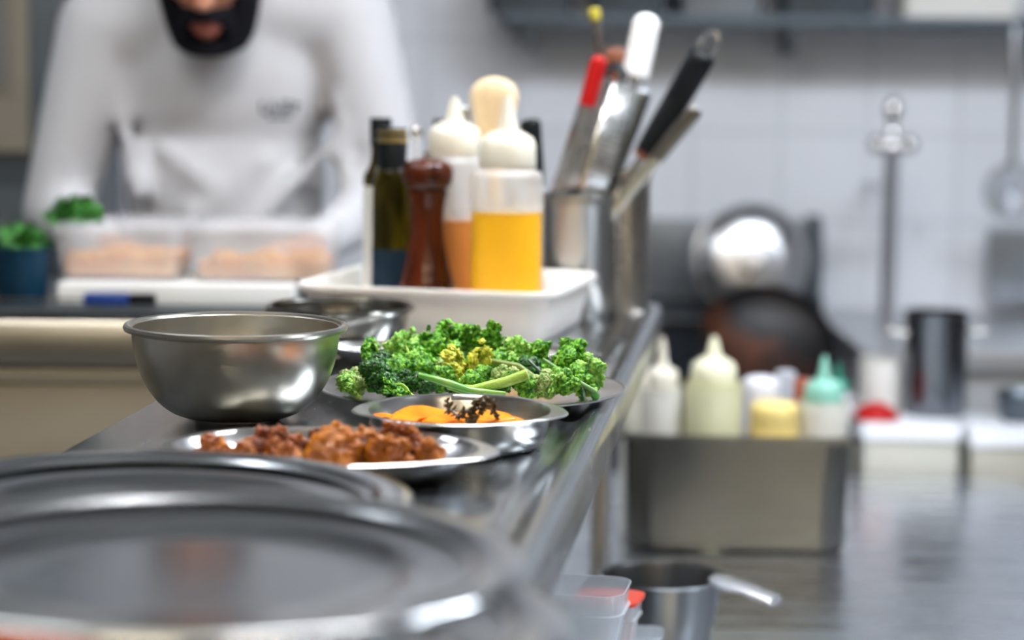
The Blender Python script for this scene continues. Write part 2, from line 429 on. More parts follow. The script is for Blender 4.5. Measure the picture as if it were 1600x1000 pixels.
def knobbly(seed, rx, ry, H, loc, m):     # one piece: a few lobes grown together
    rnd = random.Random(seed * 7 + 1); bm = bmesh.new()
    r0 = min(rx * .80, H * .58); n = 5 if H > rx * 1.3 else 4
    for k in range(n):
        f = k / (n - 1); r = r0 * rnd.uniform(.75, 1.0) * (1 - .18 * f)
        z = r * .85 + max(.15 * r, H - 1.85 * r) * f
        a_ = k * 2.4 + seed
        sp = (1 - .55 * f)
        c = Vector((math.cos(a_) * (rx - r * .8) * sp * (k > 0 or .3), math.sin(a_) * (ry - r * .6) * sp * .8, z))
        of = Vector((seed * 1.9, k * 3.1, 0))
        for v in ell(bm, (0, 0, 0), (1, 1, 1), None, 4):
            q_ = v.co.copy(); d, _ = noise.voronoi(q_ * 1.9 + of)
            f_ = 1.12 - .38 * d[0] + .42 * noise.noise(q_ * 1.9 + of * 2) + .24 * noise.noise(q_ * 4.3 + of) + .10 * noise.noise(q_ * 10 + of)
            v.co = c + Vector((q_.x * r * 1.12, q_.y * r, q_.z * r * .95)) * f_
    for v in bm.verts: v.co.z = max(v.co.z, .0003)
    return finish(bm, 'meat_piece', m, loc=loc, angle=180)
def meat(px, py, wpx, hpx, lab, dark=False, dy=0.):
    # piece resting on the plate bottom, front row or back row
    i = len(meat.l); meat.l.append(1)
    Y = mc.y + (-.022 if py > 710 else .022) + .012 * math.sin(i * 2.3) + dy
    s_ = scale_at(P(px, py, Y))
    zt = max(mz + .012, P(px, py - hpx, Y).z); hh = (zt - mz)
    o = knobbly(i, wpx / s_ * .62, wpx / s_ * .50, hh, (P(px, py, Y).x, Y, mz), MEAT2 if dark else MEAT)
    tag(o, lab, 'meat', 'glazed meat pieces on the oval plate')
meat.l = []
COM = 'small glazed brown meat piece in the row on the oval plate'
BK = 'glazed meat piece half hidden behind others on the oval plate'
M_ = [(333, 709, 42, 34, 'round glazed meat piece by itself at the left end', 0), (358, 712, 22, 18, COM, 0), (380, 712, 38, 26, COM, 0), (402, 712, 40, 28, COM, 1),
      (428, 712, 34, 30, COM, 0), (450, 713, 34, 24, COM, 0), (418, 702, 36, 38, BK, 1), (440, 700, 40, 38, 'dark knobbly meat piece sticking up left of the middle', 1), (462, 704, 36, 28, BK, 0),
      (474, 712, 30, 28, COM, 1), (510, 713, 60, 44, 'big orange-brown meat piece with a dark hollow in the middle', 0), (545, 712, 40, 40, COM, 0), (566, 713, 38, 30, COM, 1),
      (532, 702, 50, 46, BK, 0), (585, 713, 34, 26, COM, 0), (597, 711, 42, 36, COM, 0), (622, 713, 40, 32, COM, 0), (612, 702, 44, 46, 'tall dark meat piece, highest of the heap', 1),
      (632, 700, 36, 42, BK, 1), (645, 706, 28, 44, 'upright pale orange meat piece right of the highest one', 0), (650, 713, 34, 24, COM, 1), (668, 712, 34, 30, COM, 0), (684, 713, 26, 18, 'flat meat scrap at the right end of the heap', 0),
      (495, 702, 40, 34, BK, 1), (575, 701, 44, 34, BK, 0), (670, 704, 26, 22, BK, 0), (395, 703, 30, 24, BK, 0), (526, 714, 22, 14, COM, 1)]
ORD = ['first', 'second', 'third', 'fourth', 'fifth', 'sixth', 'seventh', 'eighth', 'ninth', 'tenth', 'eleventh', 'twelfth', 'thirteenth', 'fourteenth', 'fifteenth', 'sixteenth']
def ordinals(rows, key, xi, li, text):   # same-looking pieces told apart by their order along the heap
    idx = sorted([i for i, r in enumerate(rows) if r[li] == key], key=lambda i: rows[i][xi])
    for n_, i in enumerate(idx): rows[i] = rows[i][:li] + (text % ORD[n_],) + rows[i][li + 1:]
ordinals(M_, COM, 0, 4, 'small glazed meat piece, %s from the left in the front row of the plate')
ordinals(M_, BK, 0, 4, 'half hidden glazed meat piece, %s from the left behind the front row')
for q in M_: meat(q[0], q[1] + 1, q[2], q[3], q[4], q[5])

# ------------------------------------------------------------------ food: squash slices and thyme
SQ = mat('orange_squash', (.80, .19, .005), .30, nscale=40, col2=(.90, .29, .010), bump=.12, bscale=300, coat=.12, spec=.35, sss=.1)
def slice_(seed, r, th, arc, loc, rot, lab):
    bm = bmesh.new(); n = 26
    o = [(r * math.cos(arc * (i / n - .5)), r * math.sin(arc * (i / n - .5))) for i in range(n + 1)]
    ii = [(r * .38 * math.cos(arc * .86 * (i / n - .5)) , r * .38 * math.sin(arc * .86 * (i / n - .5))) for i in range(n + 1)][::-1]
    lp = o + ii
    cx = sum(p[0] for p in lp) / len(lp); cyy = sum(p[1] for p in lp) / len(lp)
    def L2(f, z): return [(cx + (x - cx) * f, cyy + (y - cyy) * f, z + .0012 * noise.noise(Vector((x * 90, y * 90, seed)))) for x, y in lp]
    loft(bm, [L2(.9, -th / 2), L2(1, -th * .3), L2(1, th * .3), L2(.9, th / 2)])
    ob = finish(bm, 'squash_slice', SQ, loc=loc, angle=60); ob.rotation_euler = rot
    return tag(ob, lab, 'squash', 'orange squash slices in the small dish')
def dpt(px, py, z, Y=None): 
    p = G(px, py, z) if Y is None else P(px, py, Y); return p
zd = SH + .003
yb_ = dc.y
for i, (px, Y, z, r, th, arc, rot, lab) in enumerate([
    (603, yb_ + .012, .015, .014, .010, 2.4, (R(6), R(-24), 1.9), 'short squash piece alone at the left side of the small dish'),
    (672, yb_ - .010, .015, .034, .010, 3.0, (R(8), R(-20), 1.7), 'rounded squash slice propped up left of the charred thyme'),
    (712, yb_ - .022, .015, .030, .010, 2.7, (R(4), R(-17), 1.45), 'squash slice with a browned edge under the charred thyme'),
    (752, yb_ - .014, .015, .032, .011, 2.5, (R(-4), R(-16), 1.6), 'long flat squash slice right of the charred thyme'),
    (786, yb_ - .022, .014, .028, .011, 2.2, (R(2), R(-14), 1.5), 'squash slice lying right of the middle of the small dish'),
    (828, yb_ - .010, .014, .013, .011, 2.0, (R(6), R(-20), 1.3), 'small squash end piece at the right side of the small dish'),
    (690, yb_ + .03, .009, .030, .010, 2.6, (R(2), 0, .3), 'squash slice flat on the bottom behind the propped slices'),
    (770, yb_ + .03, .009, .030, .010, 2.6, (R(2), 0, 2.7), 'squash slice flat on the bottom towards the right wall')]):
    p = P(px, 650, Y); slice_(i, r * 1.08, th * 1.1, arc, (p.x, Y, SH + z + (-.001 if z > .01 else 0)), rot, lab)
CHAR = mat('charred_herb', (.028, .017, .006), .35, nscale=120, col2=(.10, .06, .012), coat=.2)
def thyme():
    base = P(735, 656, yb_ - .012)
    t = thing('thyme_sprig', 'charred dark thyme sprig lying on the orange squash slices', 'herb', (base.x, base.y, base.z))
    s_ = scale_at(base)
    def q(px, py, dy=0): return P(px, py, base.y + dy) - Vector((base.x, base.y, base.z))
    rnd = random.Random(3)
    stems = [[(699, 626), (702, 640), (712, 647), (726, 652), (738, 656), (748, 652)], [(738, 655), (736, 642), (744, 633), (752, 627), (760, 626)], [(746, 652), (751, 640), (758, 632), (760, 628)],
             [(775, 653), (771, 643), (769, 632), (776, 632)], [(722, 651), (727, 643), (735, 640)], [(742, 625), (750, 623), (757, 626), (767, 629), (775, 635)]]
    bm = bmesh.new(); lf = bmesh.new()
    for k, s in enumerate(stems):
        dy = rnd.uniform(-.006, .006)
        pts = [q(a, b, dy) for a, b in s]; tube(bm, pts, [.0012] * len(pts), 6)
        for a, b in zip(pts, pts[1:]):
            m = 9 if k < 3 else 7
            for j in range(m):
                c = a.lerp(b, j / m); d = Vector((rnd.uniform(-1, 1), rnd.uniform(-1, 1), rnd.uniform(-1, 1))).normalized()
                ell(lf, c + d * .0026, (.0018, .0010, rnd.uniform(.0026, .0046)), Vector(d).to_track_quat('Z', 'Y').to_matrix(), 1)
    finish(bm, 'stem', CHAR, t); finish(lf, 'leaves', CHAR, t)
thyme()

# ------------------------------------------------------------------ food: greens
def green(n, a, b, rough=.42, sc_=60, coat=.15): return mat(n, a, rough, spec=.3, nscale=sc_, col2=b, bump=.3, bscale=400, coat=coat * .4, sss=.06, cmul=(.42, .62))
GD = green('dark_green_floret', (.004, .035, .005), (.035, .17, .015), .35, 260, .4)
GM = green('mid_green_floret', (.025, .15, .006), (.24, .54, .04), .45, 220)
GL = green('pale_green_floret', (.16, .30, .06), (.48, .55, .24), .5, 240)
KA = green('kale_leaf_green', (.016, .13, .005), (.22, .56, .035), .4, 240)
KB = green('kale_leaf_pale', (.10, .36, .03), (.44, .68, .16), .45, 240)
KY = green('kale_leaf_yellow', (.34, .42, .02), (.66, .62, .08), .4, 120)
STM = green('pale_stem', (.30, .50, .05), (.42, .62, .12), .28, 30, .4)
STG = green('green_stem', (.03, .22, .03), (.10, .38, .06), .25, 30, .5)
def leaf(kind, seed, length, width, loc, rot, lab, m):
    rnd = random.Random(seed)
    t = thing('kale_leaf', lab, 'kale', loc, rot=rot, group='kale leaves on the round plate')
    bm = bmesh.new()
    nl = max(5, int(length / .0065))
    for i in range(nl):
        u = (i + .6) / nl; k = 1.1 * u
        for sd in ((-1, 1) if i < nl - 1 else (0,)):
            wv = width * .30 * (math.sin(PI * min(1, u * .80 + .16)) ** .6) * rnd.uniform(.75, 1.25)
            off = wv * .75 * sd
            c = Vector((off, u * length * math.cos(k * .5) + rnd.uniform(-.003, .003), u * length * math.sin(k * .5) * .5 + rnd.uniform(-.003, .003)))
            q = Euler((rnd.uniform(-.9, .9), rnd.uniform(-.7, .7), rnd.uniform(-1, 1))).to_matrix()
            vs = ell(bm, (0, 0, 0), (1, 1, 1), None, 4); of = Vector((seed * 1.3, i, sd * 2.2))
            for v in vs:
                d, _ = noise.voronoi(v.co * 2.8 + of); d2, _ = noise.voronoi(v.co * 7 + of * 2)
                f = 1.12 - .55 * d[0] - .30 * d2[0] + .35 * noise.noise(v.co * 1.7 + of)
                v.co = c + q @ Vector((v.co.x * f * wv, v.co.y * f * wv * 1.05, v.co.z * f * wv * .5))
    finish(bm, 'blade', m, t, angle=180)
    pts = []
    for i in range(9):
        u = -.18 + i / 8 * 1.0; y = u * length; k = 1.1 * max(0, u)
        pts.append((0, y * math.cos(k * .5), y * math.sin(k * .5) * .5 + .006 * math.sin(max(0, u) * 5 + seed) + .001))
    finish(T_(pts, [.0028 - .0022 * i / 8 for i in range(9)], 8), 'stem', STM, t)
def broc(kind, seed, hs, sl, loc, rot, lab, m, ms=STG, sr=.0035):
    rnd = random.Random(seed)
    t = thing('broccoli_floret', lab, 'broccoli', loc, rot=rot, group='broccoli florets on the round plate')
    bm = bmesh.new()
    lobes = 7
    for k in range(lobes):
        a = k * 2.4; rr_ = hs * .55 * math.sqrt(k / lobes)
        c = Vector((rr_ * math.cos(a), rr_ * math.sin(a), hs * (.25 - .3 * k / lobes)))
        vs = ell(bm, (0, 0, 0), (1, 1, 1), None, 4)
        rad = hs * rnd.uniform(.36, .48)
        of = Vector((seed, k, 0))
        for v in vs:
            d, _ = noise.voronoi(v.co * 3.6 + of * 1.7)
            d2, _ = noise.voronoi(v.co * 8.5 + of * 2.7)
            v.co = c + v.co * rad * (1.08 - .42 * d[0] - .20 * d2[0])
    finish(bm, 'head', m, t, angle=180)
    bm = bmesh.new()
    tube(bm, [(0, 0, 0), (.001, 0, -sl * .4), (.003, .002, -sl * .8), (.004, .003, -sl)], [sr * .9, sr, sr * 1.15, sr * 1.2], 12)
    for k in range(4):
        a = k * 1.6 + seed; tube(bm, [(.001, 0, -sl * .35), (hs * .3 * math.cos(a), hs * .3 * math.sin(a), -hs * .05)], [sr * .6, sr * .5], 8)
    finish(bm, 'stem', ms, t)
y0 = kf
GX = [  # kind, px, py, depth, size, stem/width, (rx,ry,rz) deg, label, material
 ('b', 585, 585, .060, 0.025, .03, (60, 40, 20), 'darkest broccoli floret with yellow specks at the left of the heap', GD),
 ('b', 612, 603, .045, 0.019, .03, (70, -20, 60), 'dark broccoli floret by the front rim left of the small dish', GD),
 ('b', 638, 598, .050, 0.020, .04, (60, -60, 30), 'C', GD),
 ('b', 665, 600, .045, 0.018, .05, (80, -65, 10), 'glossy dark broccoli floret right over the small dish rim', GD),
 ('b', 620, 580, .085, 0.022, .03, (40, 20, 0), 'C', GM),
 ('b', 650, 572, .10, 0.024, .03, (30, -10, 0), 'C', GM),
 ('b', 600, 566, .12, 0.021, .03, (30, 10, 0), 'C', GD),
 ('b', 690, 590, .075, 0.019, .04, (60, 60, 0), 'C', GM),
 ('b', 560, 600, .070, 0.015, .02, (80, 50, 0), 'P', GL),
 ('b', 548, 594, .085, 0.017, .02, (80, 50, 0), 'pale floret at the far left rim of the round plate', GL),
 ('b', 703, 576, .10, 0.020, .04, (50, 30, 0), 'yellow-green floret in the middle under the yellow leaf', GL),
 ('b', 790, 588, .06, 0.018, .04, (70, -60, 0), 'cream coloured floret above the cut stalk end', GL),
 ('b', 755, 590, .075, 0.017, .03, (60, 0, 0), 'C', GM),
 ('b', 735, 600, .050, 0.017, .03, (60, 20, 0), 'C', GM),
 ('b', 707, 608, .035, 0.010, .02, (60, 20, 0), 'tiny dark floret on the front rim beside the thyme', GD),
 ('b', 850, 600, .045, 0.019, .03, (70, 30, 0), 'P', GL),
 ('b', 880, 598, .050, 0.021, .03, (60, -20, 0), 'P', GM),
 ('b', 820, 606, .035, 0.017, .03, (70, 30, 0), 'P', GM),
 ('b', 775, 570, .10, 0.020, .03, (40, 0, 0), 'C', GM),
 ('b', 825, 578, .09, 0.020, .03, (40, 0, 0), 'C', GD),
 ('b', 905, 590, .07, 0.020, .03, (40, 0, 0), 'C', GM),
 ('b', 680, 574, .13, 0.024, .03, (20, 0, 0), 'C', GM),
 ('b', 722, 572, .14, 0.024, .03, (20, 0, 0), 'C', GD),
 ('b', 925, 608, .06, 0.008, .01, (20, 0, 0), 'tiny green crumb of floret near the right rim', GM),
 ('k', 672, 570, .15, 0.043, 0.035, (82, 0, -14), 'kale leaf standing up left of the two tallest leaf tips', KA),
 ('k', 700, 560, .16, 0.045, 0.032, (88, 0, 8), 'tallest kale leaf tip at the back left of the heap', KA),
 ('k', 738, 560, .15, 0.043, 0.032, (88, 0, -6), 'upright dark kale leaf tip at the back of the heap', KA),
 ('k', 770, 560, .14, 0.040, 0.032, (80, 0, -30), 'kale leaf leaning right at the back of the heap', KA),
 ('k', 645, 566, .17, 0.036, 0.032, (75, 0, 30), 'pale small kale leaf tip nearest the back steel bowl', KB),
 ('k', 600, 588, .12, 0.043, 0.040, (50, 0, 60), 'K', KA),
 ('k', 640, 583, .12, 0.043, 0.044, (50, 0, 20), 'K', KB),
 ('k', 690, 583, .11, 0.043, 0.044, (50, 0, -10), 'K', KA),
 ('k', 750, 593, .09, 0.042, 0.032, (70, 0, -15), 'yellow kale leaf pointing up in the middle of the heap', KY),
 ('k', 722, 593, .085, 0.036, 0.032, (55, 0, 60), 'yellow-green leaf strip left of the yellow leaf', KY),
 ('k', 790, 583, .11, 0.043, 0.044, (50, 0, -40), 'K', KB),
 ('k', 820, 580, .12, 0.040, 0.040, (40, 0, -60), 'K', KA),
 ('k', 860, 588, .10, 0.043, 0.040, (40, 0, -70), 'K', KA),
 ('k', 885, 590, .11, 0.043, 0.040, (55, 0, -40), 'K', KA),
 ('k', 918, 608, .08, 0.037, 0.038, (88, 0, 6), 'pale curly kale leaf standing up at the right end of the heap', KB),
 ('k', 905, 608, .09, 0.040, 0.040, (80, 0, -10), 'K', KA),
 ('k', 840, 614, .045, 0.036, 0.032, (30, 0, -80), 'K', KB),
 ('k', 760, 614, .045, 0.036, 0.032, (20, 0, -80), 'K', KA),
 ('k', 560, 613, .06, 0.025, 0.032, (30, 0, 80), 'K', KB),
 ('k', 640, 620, .030, 0.032, 0.028, (20, 0, 80), 'K', KA)]
ordinals(GX, 'C', 1, 7, 'green broccoli floret, %s from the left among those inside the heap')
ordinals(GX, 'P', 1, 7, 'pale green floret, %s from the left of those low at the front rim')
ordinals(GX, 'K', 1, 7, 'curly green kale leaf, %s from the left of those lying in the heap')
LC = {'C': 'green broccoli floret inside the heap on the round plate', 'P': 'pale green floret low at the front rim of the heap', 'K': 'curly green kale leaf lying inside the heap'}
for i, (k, px, py, dy, s, s2_, rt, lab, m) in enumerate(GX):
    p = P(px, py, y0 + dy)
    if p.z < SH + .006: p.z = SH + .006
    rot = tuple(R(a) for a in rt); lab = LC.get(lab, lab)
    if k == 'b': broc(k, i + 1, s, s2_, p, rot, lab, m)
    else: leaf(k, i + 1, s, s2_, p, rot, lab, m)
# stalks
def stalk(pts, rad, m, lab, end=None):
    pts = [(a_, b_ + 3, c_ + .004) for a_, b_, c_ in pts]; P0 = P(*pts[0]); t = thing('broccoli_stalk', lab, 'broccoli', P0)
    pp = [P(*q) - P0 for q in pts]
    finish(T_(pp, rad, 14), 'stem', m, t)
    if end: 
        d = (pp[-1] - pp[-2]).normalized(); r = rad[-1]
        finish(T_([pp[-1] - d * .0005, pp[-1] + d * .0008], [r * .97, r * .9], 14), 'cut_end', mat('cut_stalk', (.62, .72, .32), .5), t)
    return t
stalk([(700, 600, y0 + .028), (715, 604, y0 + .025), (740, 606, y0 + .022), (790, 594, y0 + .022), (824, 582, y0 + .022)], [.0036, .0042, .0046, .0050, .0054], STM, 'thick pale broccoli stalk with a cut end lying along the front', True)
stalk([(655, 583, y0 + .028), (680, 590, y0 + .02), (705, 598, y0 + .018), (735, 608, y0 + .016), (790, 612, y0 + .016)], [.0025, .0036, .0042, .0038, .002], mat('light_stalk', (.32, .58, .12), .25, nscale=30, col2=(.12, .40, .06), coat=.4), 'glossy green stalk curving down to the small dish')
stalk([(848, 558, y0 + .06), (885, 582, y0 + .05), (932, 610, y0 + .045)], [.0016, .0018, .0022], mat('grey_green_stem', (.18, .34, .12), .35), 'thin straight stem slanting to the right rim')
stalk([(770, 562, y0 + .07), (810, 570, y0 + .06), (850, 598, y0 + .05)], [.003, .0034, .003], mat('olive_stem', (.18, .24, .04), .4), 'olive stem arching over the middle of the heap')
stalk([(826, 560, y0 + .07), (843, 577, y0 + .06), (858, 592, y0 + .055)], [.0014, .0016, .0016], mat('dark_stem', (.05, .09, .06), .3), 'thin dark stem right of the olive one')

# ------------------------------------------------------------------ white tub with bottles
HT = .066
fl = G(447, 440, SH + HT); fr = G(874, 463, SH + HT); br = G(957, 408, SH + HT)
TW, TD, TR = .322, .305, R(-13)
ux = Vector((math.cos(TR), math.sin(TR), 0)); uy = Vector((-math.sin(TR), math.cos(TR), 0))
tc_ = Vector((-.110, 2.700, SH)) + uy * TD / 2
def tub():
    bm = bmesh.new(); r = .035
    lps = [rr(TW * .84, TD * .86, r * .7, 0), rr(TW * .88, TD * .90, r, .004), rr(TW * .915, TD * .93, r, .03), rr(TW * .945, TD * .955, r, HT - .008), rr(TW, TD, r * 1.2, HT - .008), rr(TW + .003, TD + .003, r * 1.2, HT - .004), rr(TW, TD, r * 1.2, HT), rr(TW * .95, TD * .96, r, HT),
           rr(TW * .93, TD * .945, r, HT - .004), rr(TW * .90, TD * .92, r, .03), rr(TW * .865, TD * .885, r * .9, .008), rr(TW * .82, TD * .85, r * .6, .004)]
    loft(bm, lps)
    tag(finish(bm, 'plastic_tub', TUBM, loc=tc_, angle=60), 'white rectangular plastic tub holding bottles and the pepper mill', 'tub').rotation_euler = (0, 0, TR)
tub()
ZT = SH + .0045
def squeeze(px, Y, wpx, shoulder, tip, lvl, liq, label, name='squeeze_bottle', capm=None, z=None, bodym=None, group='squeeze bottles in the white tub', capw=.78):
    z = ZT if z is None else z
    p = P(px, 400, Y); s_ = scale_at(p); r = wpx / 2 / s_
    hs = P(px, shoulder, Y).z - z; ht = P(px, tip, Y).z - z; hl = P(px, lvl, Y).z - z
    t = thing(name, label, 'bottle', (p.x, Y, z), group=group)
    rc = r * capw; ch = .036 * r / .042
    prof = smoothprof([(.0005, 0), (r * .9, 0), (r * .99, .004), (r, .012), (r, hl), (r, hl + .002), (r, hs - r * .35), (r * .93, hs - r * .12), (rc * .9, hs)], 4)
    bo_ = finish(L_(prof, 48), 'bottle_body', [bodym or MILKY, WETP], t)
    if not bodym:
        for pl in bo_.data.polygons:
            if pl.center.z < hl + .001: pl.material_index = 1
    if liq: finish(L_([(.0005, .001), (r * .88, .0015), (r * .965, .006), (r * .972, .012), (r * .972, min(hl, hs - r * .36)), (.0005, min(hl, hs - r * .36))], 48), 'liquid', liq, t)
    cap = [(.0005, hs + .0005), (rc, hs + .0005), (rc * 1.02, hs + .002), (rc * 1.0, hs + ch * .75), (rc * .9, hs + ch * .95), (rc * .55, hs + ch * 1.15)]
    finish(L_(cap + [(.0005, hs + ch * 1.15)], 48), 'cap', capm or CAPM, t)
    zc = hs + ch * 1.13
    finish(L_([(.0005, zc), (rc * .42, zc), (rc * .30, zc + (ht - zc) * .3), (rc * .2, zc + (ht - zc) * .75), (rc * .12, ht), (.0005, ht)], 24), 'nozzle', capm or CAPM, t)
    return t
squeeze(791, 2.80, 113, 262, 150, 330, OILY, 'squeeze bottle two thirds full of bright yellow oil')
squeeze(708, 2.90, 104, 243, 152, 342, OILO, 'squeeze bottle with pale orange dressing behind the pepper mill')
def mill():
    px, Y = 667, 2.82; p = P(px, 400, Y); s_ = scale_at(p); z = ZT
    t = thing('pepper_mill', 'dark reddish wooden pepper mill in the white tub', 'pepper mill', (p.x, Y, z))
    def hh(y): return P(px, y, Y).z - z
    k = 1 / s_
    body = smoothprof([(.0005, 0), (44 * k, 0), (45 * k, .006), (43 * k, hh(450)), (34 * k, hh(410)), (26 * k, hh(360)), (27 * k, hh(325)), (32 * k, hh(300)), (30 * k, hh(296))], 5)
    finish(L_(body + [(.0005, hh(296))], 48), 'body', MILLM, t)
    head = smoothprof([(29 * k, hh(295)), (36 * k, hh(290)), (40 * k, hh(276)), (39 * k, hh(262)), (31 * k, hh(252)), (12 * k, hh(247)), (.0005, hh(246))], 5)
    finish(L_([(.0005, hh(295))] + head, 48), 'head', MILLM, t)
    finish(L_([(.0005, hh(247)), (6 * k, hh(247)), (7 * k, hh(241)), (5 * k, hh(235)), (.0005, hh(234))], 20), 'knob', STEEL, t)
mill()
def glass_bottle(px, Y, wpx, neck, ysh, ycap0, ycap1, label, lab_rng, labm, stripes=True, glass=GREENG, capm=BLACK):
    p = P(px, 400, Y); s_ = scale_at(p); z = ZT; k = 1 / s_; r = wpx / 2 * k; rn = neck / 2 * k
    def hh(y): return P(px, y, Y).z - z
    t = thing('oil_bottle', label, 'bottle', (p.x, Y, z))
    body = smoothprof([(.0005, 0), (r * .93, 0), (r, .005), (r, hh(ysh + 30)), (r * .93, hh(ysh + 12)), (rn * 1.02, hh(ysh - 8)), (rn * .92, hh(ycap0 + 4)), (rn * .92, hh(ycap0))], 4)
    finish(L_(body + [(.0005, hh(ycap0))], 40), 'bottle_body', glass, t)
    cp = finish(L_([(.0005, hh(ycap0 + 2)), (rn * 1.03, hh(ycap0 + 2)), (rn * 1.06, hh(ycap1 + 2)), (rn, hh(ycap1)), (.0005, hh(ycap1))], 40), 'cap', capm, t)
    if stripes:
        for a, b in ((ycap1 + 8, ycap1 + 3), (ycap1 + 22, ycap1 + 14)):
            finish(L_([(rn * 1.04, hh(a)), (rn * 1.10, hh(a)), (rn * 1.10, hh(b)), (rn * 1.04, hh(b))], 40, cap0=False, cap1=False), 'foil_ring', GOLD, cp)
    if lab_rng:
        finish(L_([(r * .995, hh(lab_rng[0])), (r * 1.012, hh(lab_rng[0])), (r * 1.012, hh(lab_rng[1])), (r * .995, hh(lab_rng[1]))], 40, cap0=False, cap1=False), 'paper_label', labm, t)
glass_bottle(612, 2.87, 62, 44, 272, 262, 200, 'green glass oil bottle with gold rings on its cap', (520, 388), NAVYL)
glass_bottle(594, 2.93, 54, 32, 262, 225, 184, 'dark glass bottle with a white label behind the gold ringed one', (520, 290), WHITEL, False)
glass_bottle(688, 2.962, 40, 24, 240, 212, 186, 'dark bottle with a black cap behind the squeeze bottles', None, WHITEL, False, glass=mat('smoky_glass', (.2, .22, .24), .1, alpha=.5))
# clear glass cruet
def cruet():
    px, Y = 650, 2.935; p = P(px, 300, Y); k = 1 / scale_at(p)
    def hh(y): return P(px, y, Y).z - ZT
    t = thing('glass_cruet', 'clear glass cruet with a steel pourer behind the pepper mill', 'cruet', (p.x, Y, ZT))
    finish(L_(smoothprof([(.0005, 0), (17 * k, 0), (18 * k, .01), (18 * k, hh(360)), (14 * k, hh(290)), (9 * k, hh(250)), (9 * k, hh(215)), (.0005, hh(214))], 4), 32), 'body', CLEARB, t)
    finish(L_([(.0005, hh(214)), (10 * k, hh(214)), (9 * k, hh(206)), (5 * k, hh(198)), (.0005, hh(196))], 24), 'pourer', POL, t)
cruet()

# ------------------------------------------------------------------ utensil pots at the far end of the shelf
def pot(name, px, Y, wpx, ytop, label, zb=SH, th=.0012, m=STEEL, taper=.96):
    p = P(px, ytop, Y); k = 1 / scale_at(p); r = wpx / 2 * k; H = p.z - zb
    prof = [(.0005, 0), (r * taper * .94, 0), (r * taper, .005), (r * .985, H * .97), (r, H - .004), (r * 1.06, H - .006), (r * 1.08, H - .001), (r * 1.04, H + .004), (r * .985, H), (r * .97, H * .97), (r * (taper - .02), .008), (.0005, .006)]
    return tag(finish(L_(prof, 64), name, m, loc=(p.x, Y, zb), angle=60), label, 'pot')
pot('utensil_pot', 903, 3.02, 112, 308, 'low steel pot with a bright rim behind the white tub', m=mat('pot_steel', (.40, .39, .37), .3, 1))
pot('utensil_pot', 980, 3.07, 74, 272, 'tall dark steel pot full of utensils at the shelf end', m=mat('dull_brown_steel', (.34, .31, .28), .3, 1, nscale=5, rvar=.08), taper=1.0)
YU = 3.04
def ut(name, label, cat, base):  # base point px,py,Y
    return thing(name, label, cat, P(*base))
# box grater leaning
def grater():
    top = P(960, 116, 3.03); bot = P(890, 345, 3.02)
    ax = (top - bot).normalized(); Ln = (top - bot).length
    t = thing('box_grater', 'perforated steel grater leaning in the low pot', 'grater', bot)
    q = ax.to_track_quat('Z', 'Y'); t.rotation_mode = 'QUATERNION'
    t.rotation_quaternion = q @ Euler((0, 0, R(18))).to_quaternion()
    bm = bmesh.new()
    loft(bm, [rr(.080, .044, .008, 0), rr(.072, .042, .007, Ln * .94)], False, False)
    bmesh.ops.recalc_face_normals(bm, faces=bm.faces[:])
    o = finish(bm, 'body', STEEL, t); md = o.modifiers.new('s', 'SOLIDIFY'); md.thickness = .001
    st = bmesh.new()
    for fa in range(4):
        for r_ in range(22):
            zf = .03 + r_ / 22 * (Ln * .84)
            f = 1 - zf / (Ln * .94)
            hw = (.033 + .004 * f) if fa % 2 == 0 else (.018 + .001 * f)
            dd = (.0213 + .001 * f) if fa % 2 == 0 else (.0363 + .004 * f)
            for c_ in range(7):
                x = (c_ / 6 * 2 - 1) * hw * .75 + (.002 if r_ % 2 else -.002)
                mtx = Matrix.Rotation(fa * PI / 2, 3, 'Z')
                ell(st, mtx @ Vector((x, dd, zf)), (.0022, .0022, .0014), None, 1)
    finish(st, 'teeth', POL, t)
    finish(T_([(-.024, 0, Ln * .94), (-.02, 0, Ln * 1.02), (0, 0, Ln * 1.06), (.02, 0, Ln * 1.02), (.024, 0, Ln * .94)], .006, 10), 'handle', mat('black_rubber', (.02, .025, .03), .4), t)
grater()
def stick(name, label, cat, a, b, parts):
    A = P(*a); Bp = P(*b); ax = Bp - A; Ln = ax.length
    az = ax.normalized(); ay = Vector((0, -1, 0)); ay = (ay - az * ay.dot(az)).normalized(); axx = ay.cross(az)
    t = thing(name, label, cat, A); t.rotation_mode = 'QUATERNION'; t.rotation_quaternion = Matrix((axx, ay, az)).transposed().to_quaternion()
    for nm, z0, z1, r0, r1, m, flat in parts:
        z0 *= Ln; z1 *= Ln; n = 8
        pts = [(0, 0, z0 + (z1 - z0) * i / n) for i in range(n + 1)]
        rs = [(r0 + (r1 - r0) * i / n) for i in range(n + 1)]
        dl = .4 if flat == 1 else .8
        pts = [(0, 0, z0 - .0005)] + pts + [(0, 0, z1 + r1 * dl * math.sin(q * PI / 10)) for q in (1, 2, 3, 4, 4.7)]
        rs = [rs[0] * .7] + rs + [r1 * max(.12, math.cos(q * PI / 10)) for q in (1, 2, 3, 4, 4.7)]
        bm = bmesh.new(); tube(bm, pts, rs, 20, flat=flat); finish(bm, nm, m, t, angle=50)
    return t
k3 = 1 / 1140
t = stick('whisk', 'whisk with a fat black handle leaning right out of the tall pot', 'whisk', (975, 300, YU), (1097, 88, YU - .04),
      [('shaft', -.25, .38, .006, .006, STEEL, 1), ('handle', .30, 1, .0165, .0185, BLACK, 1), ('collar', .26, .31, .015, .015, DWOOD, 1)])
Ln = (P(1097, 88, YU - .04) - P(975, 300, YU)).length
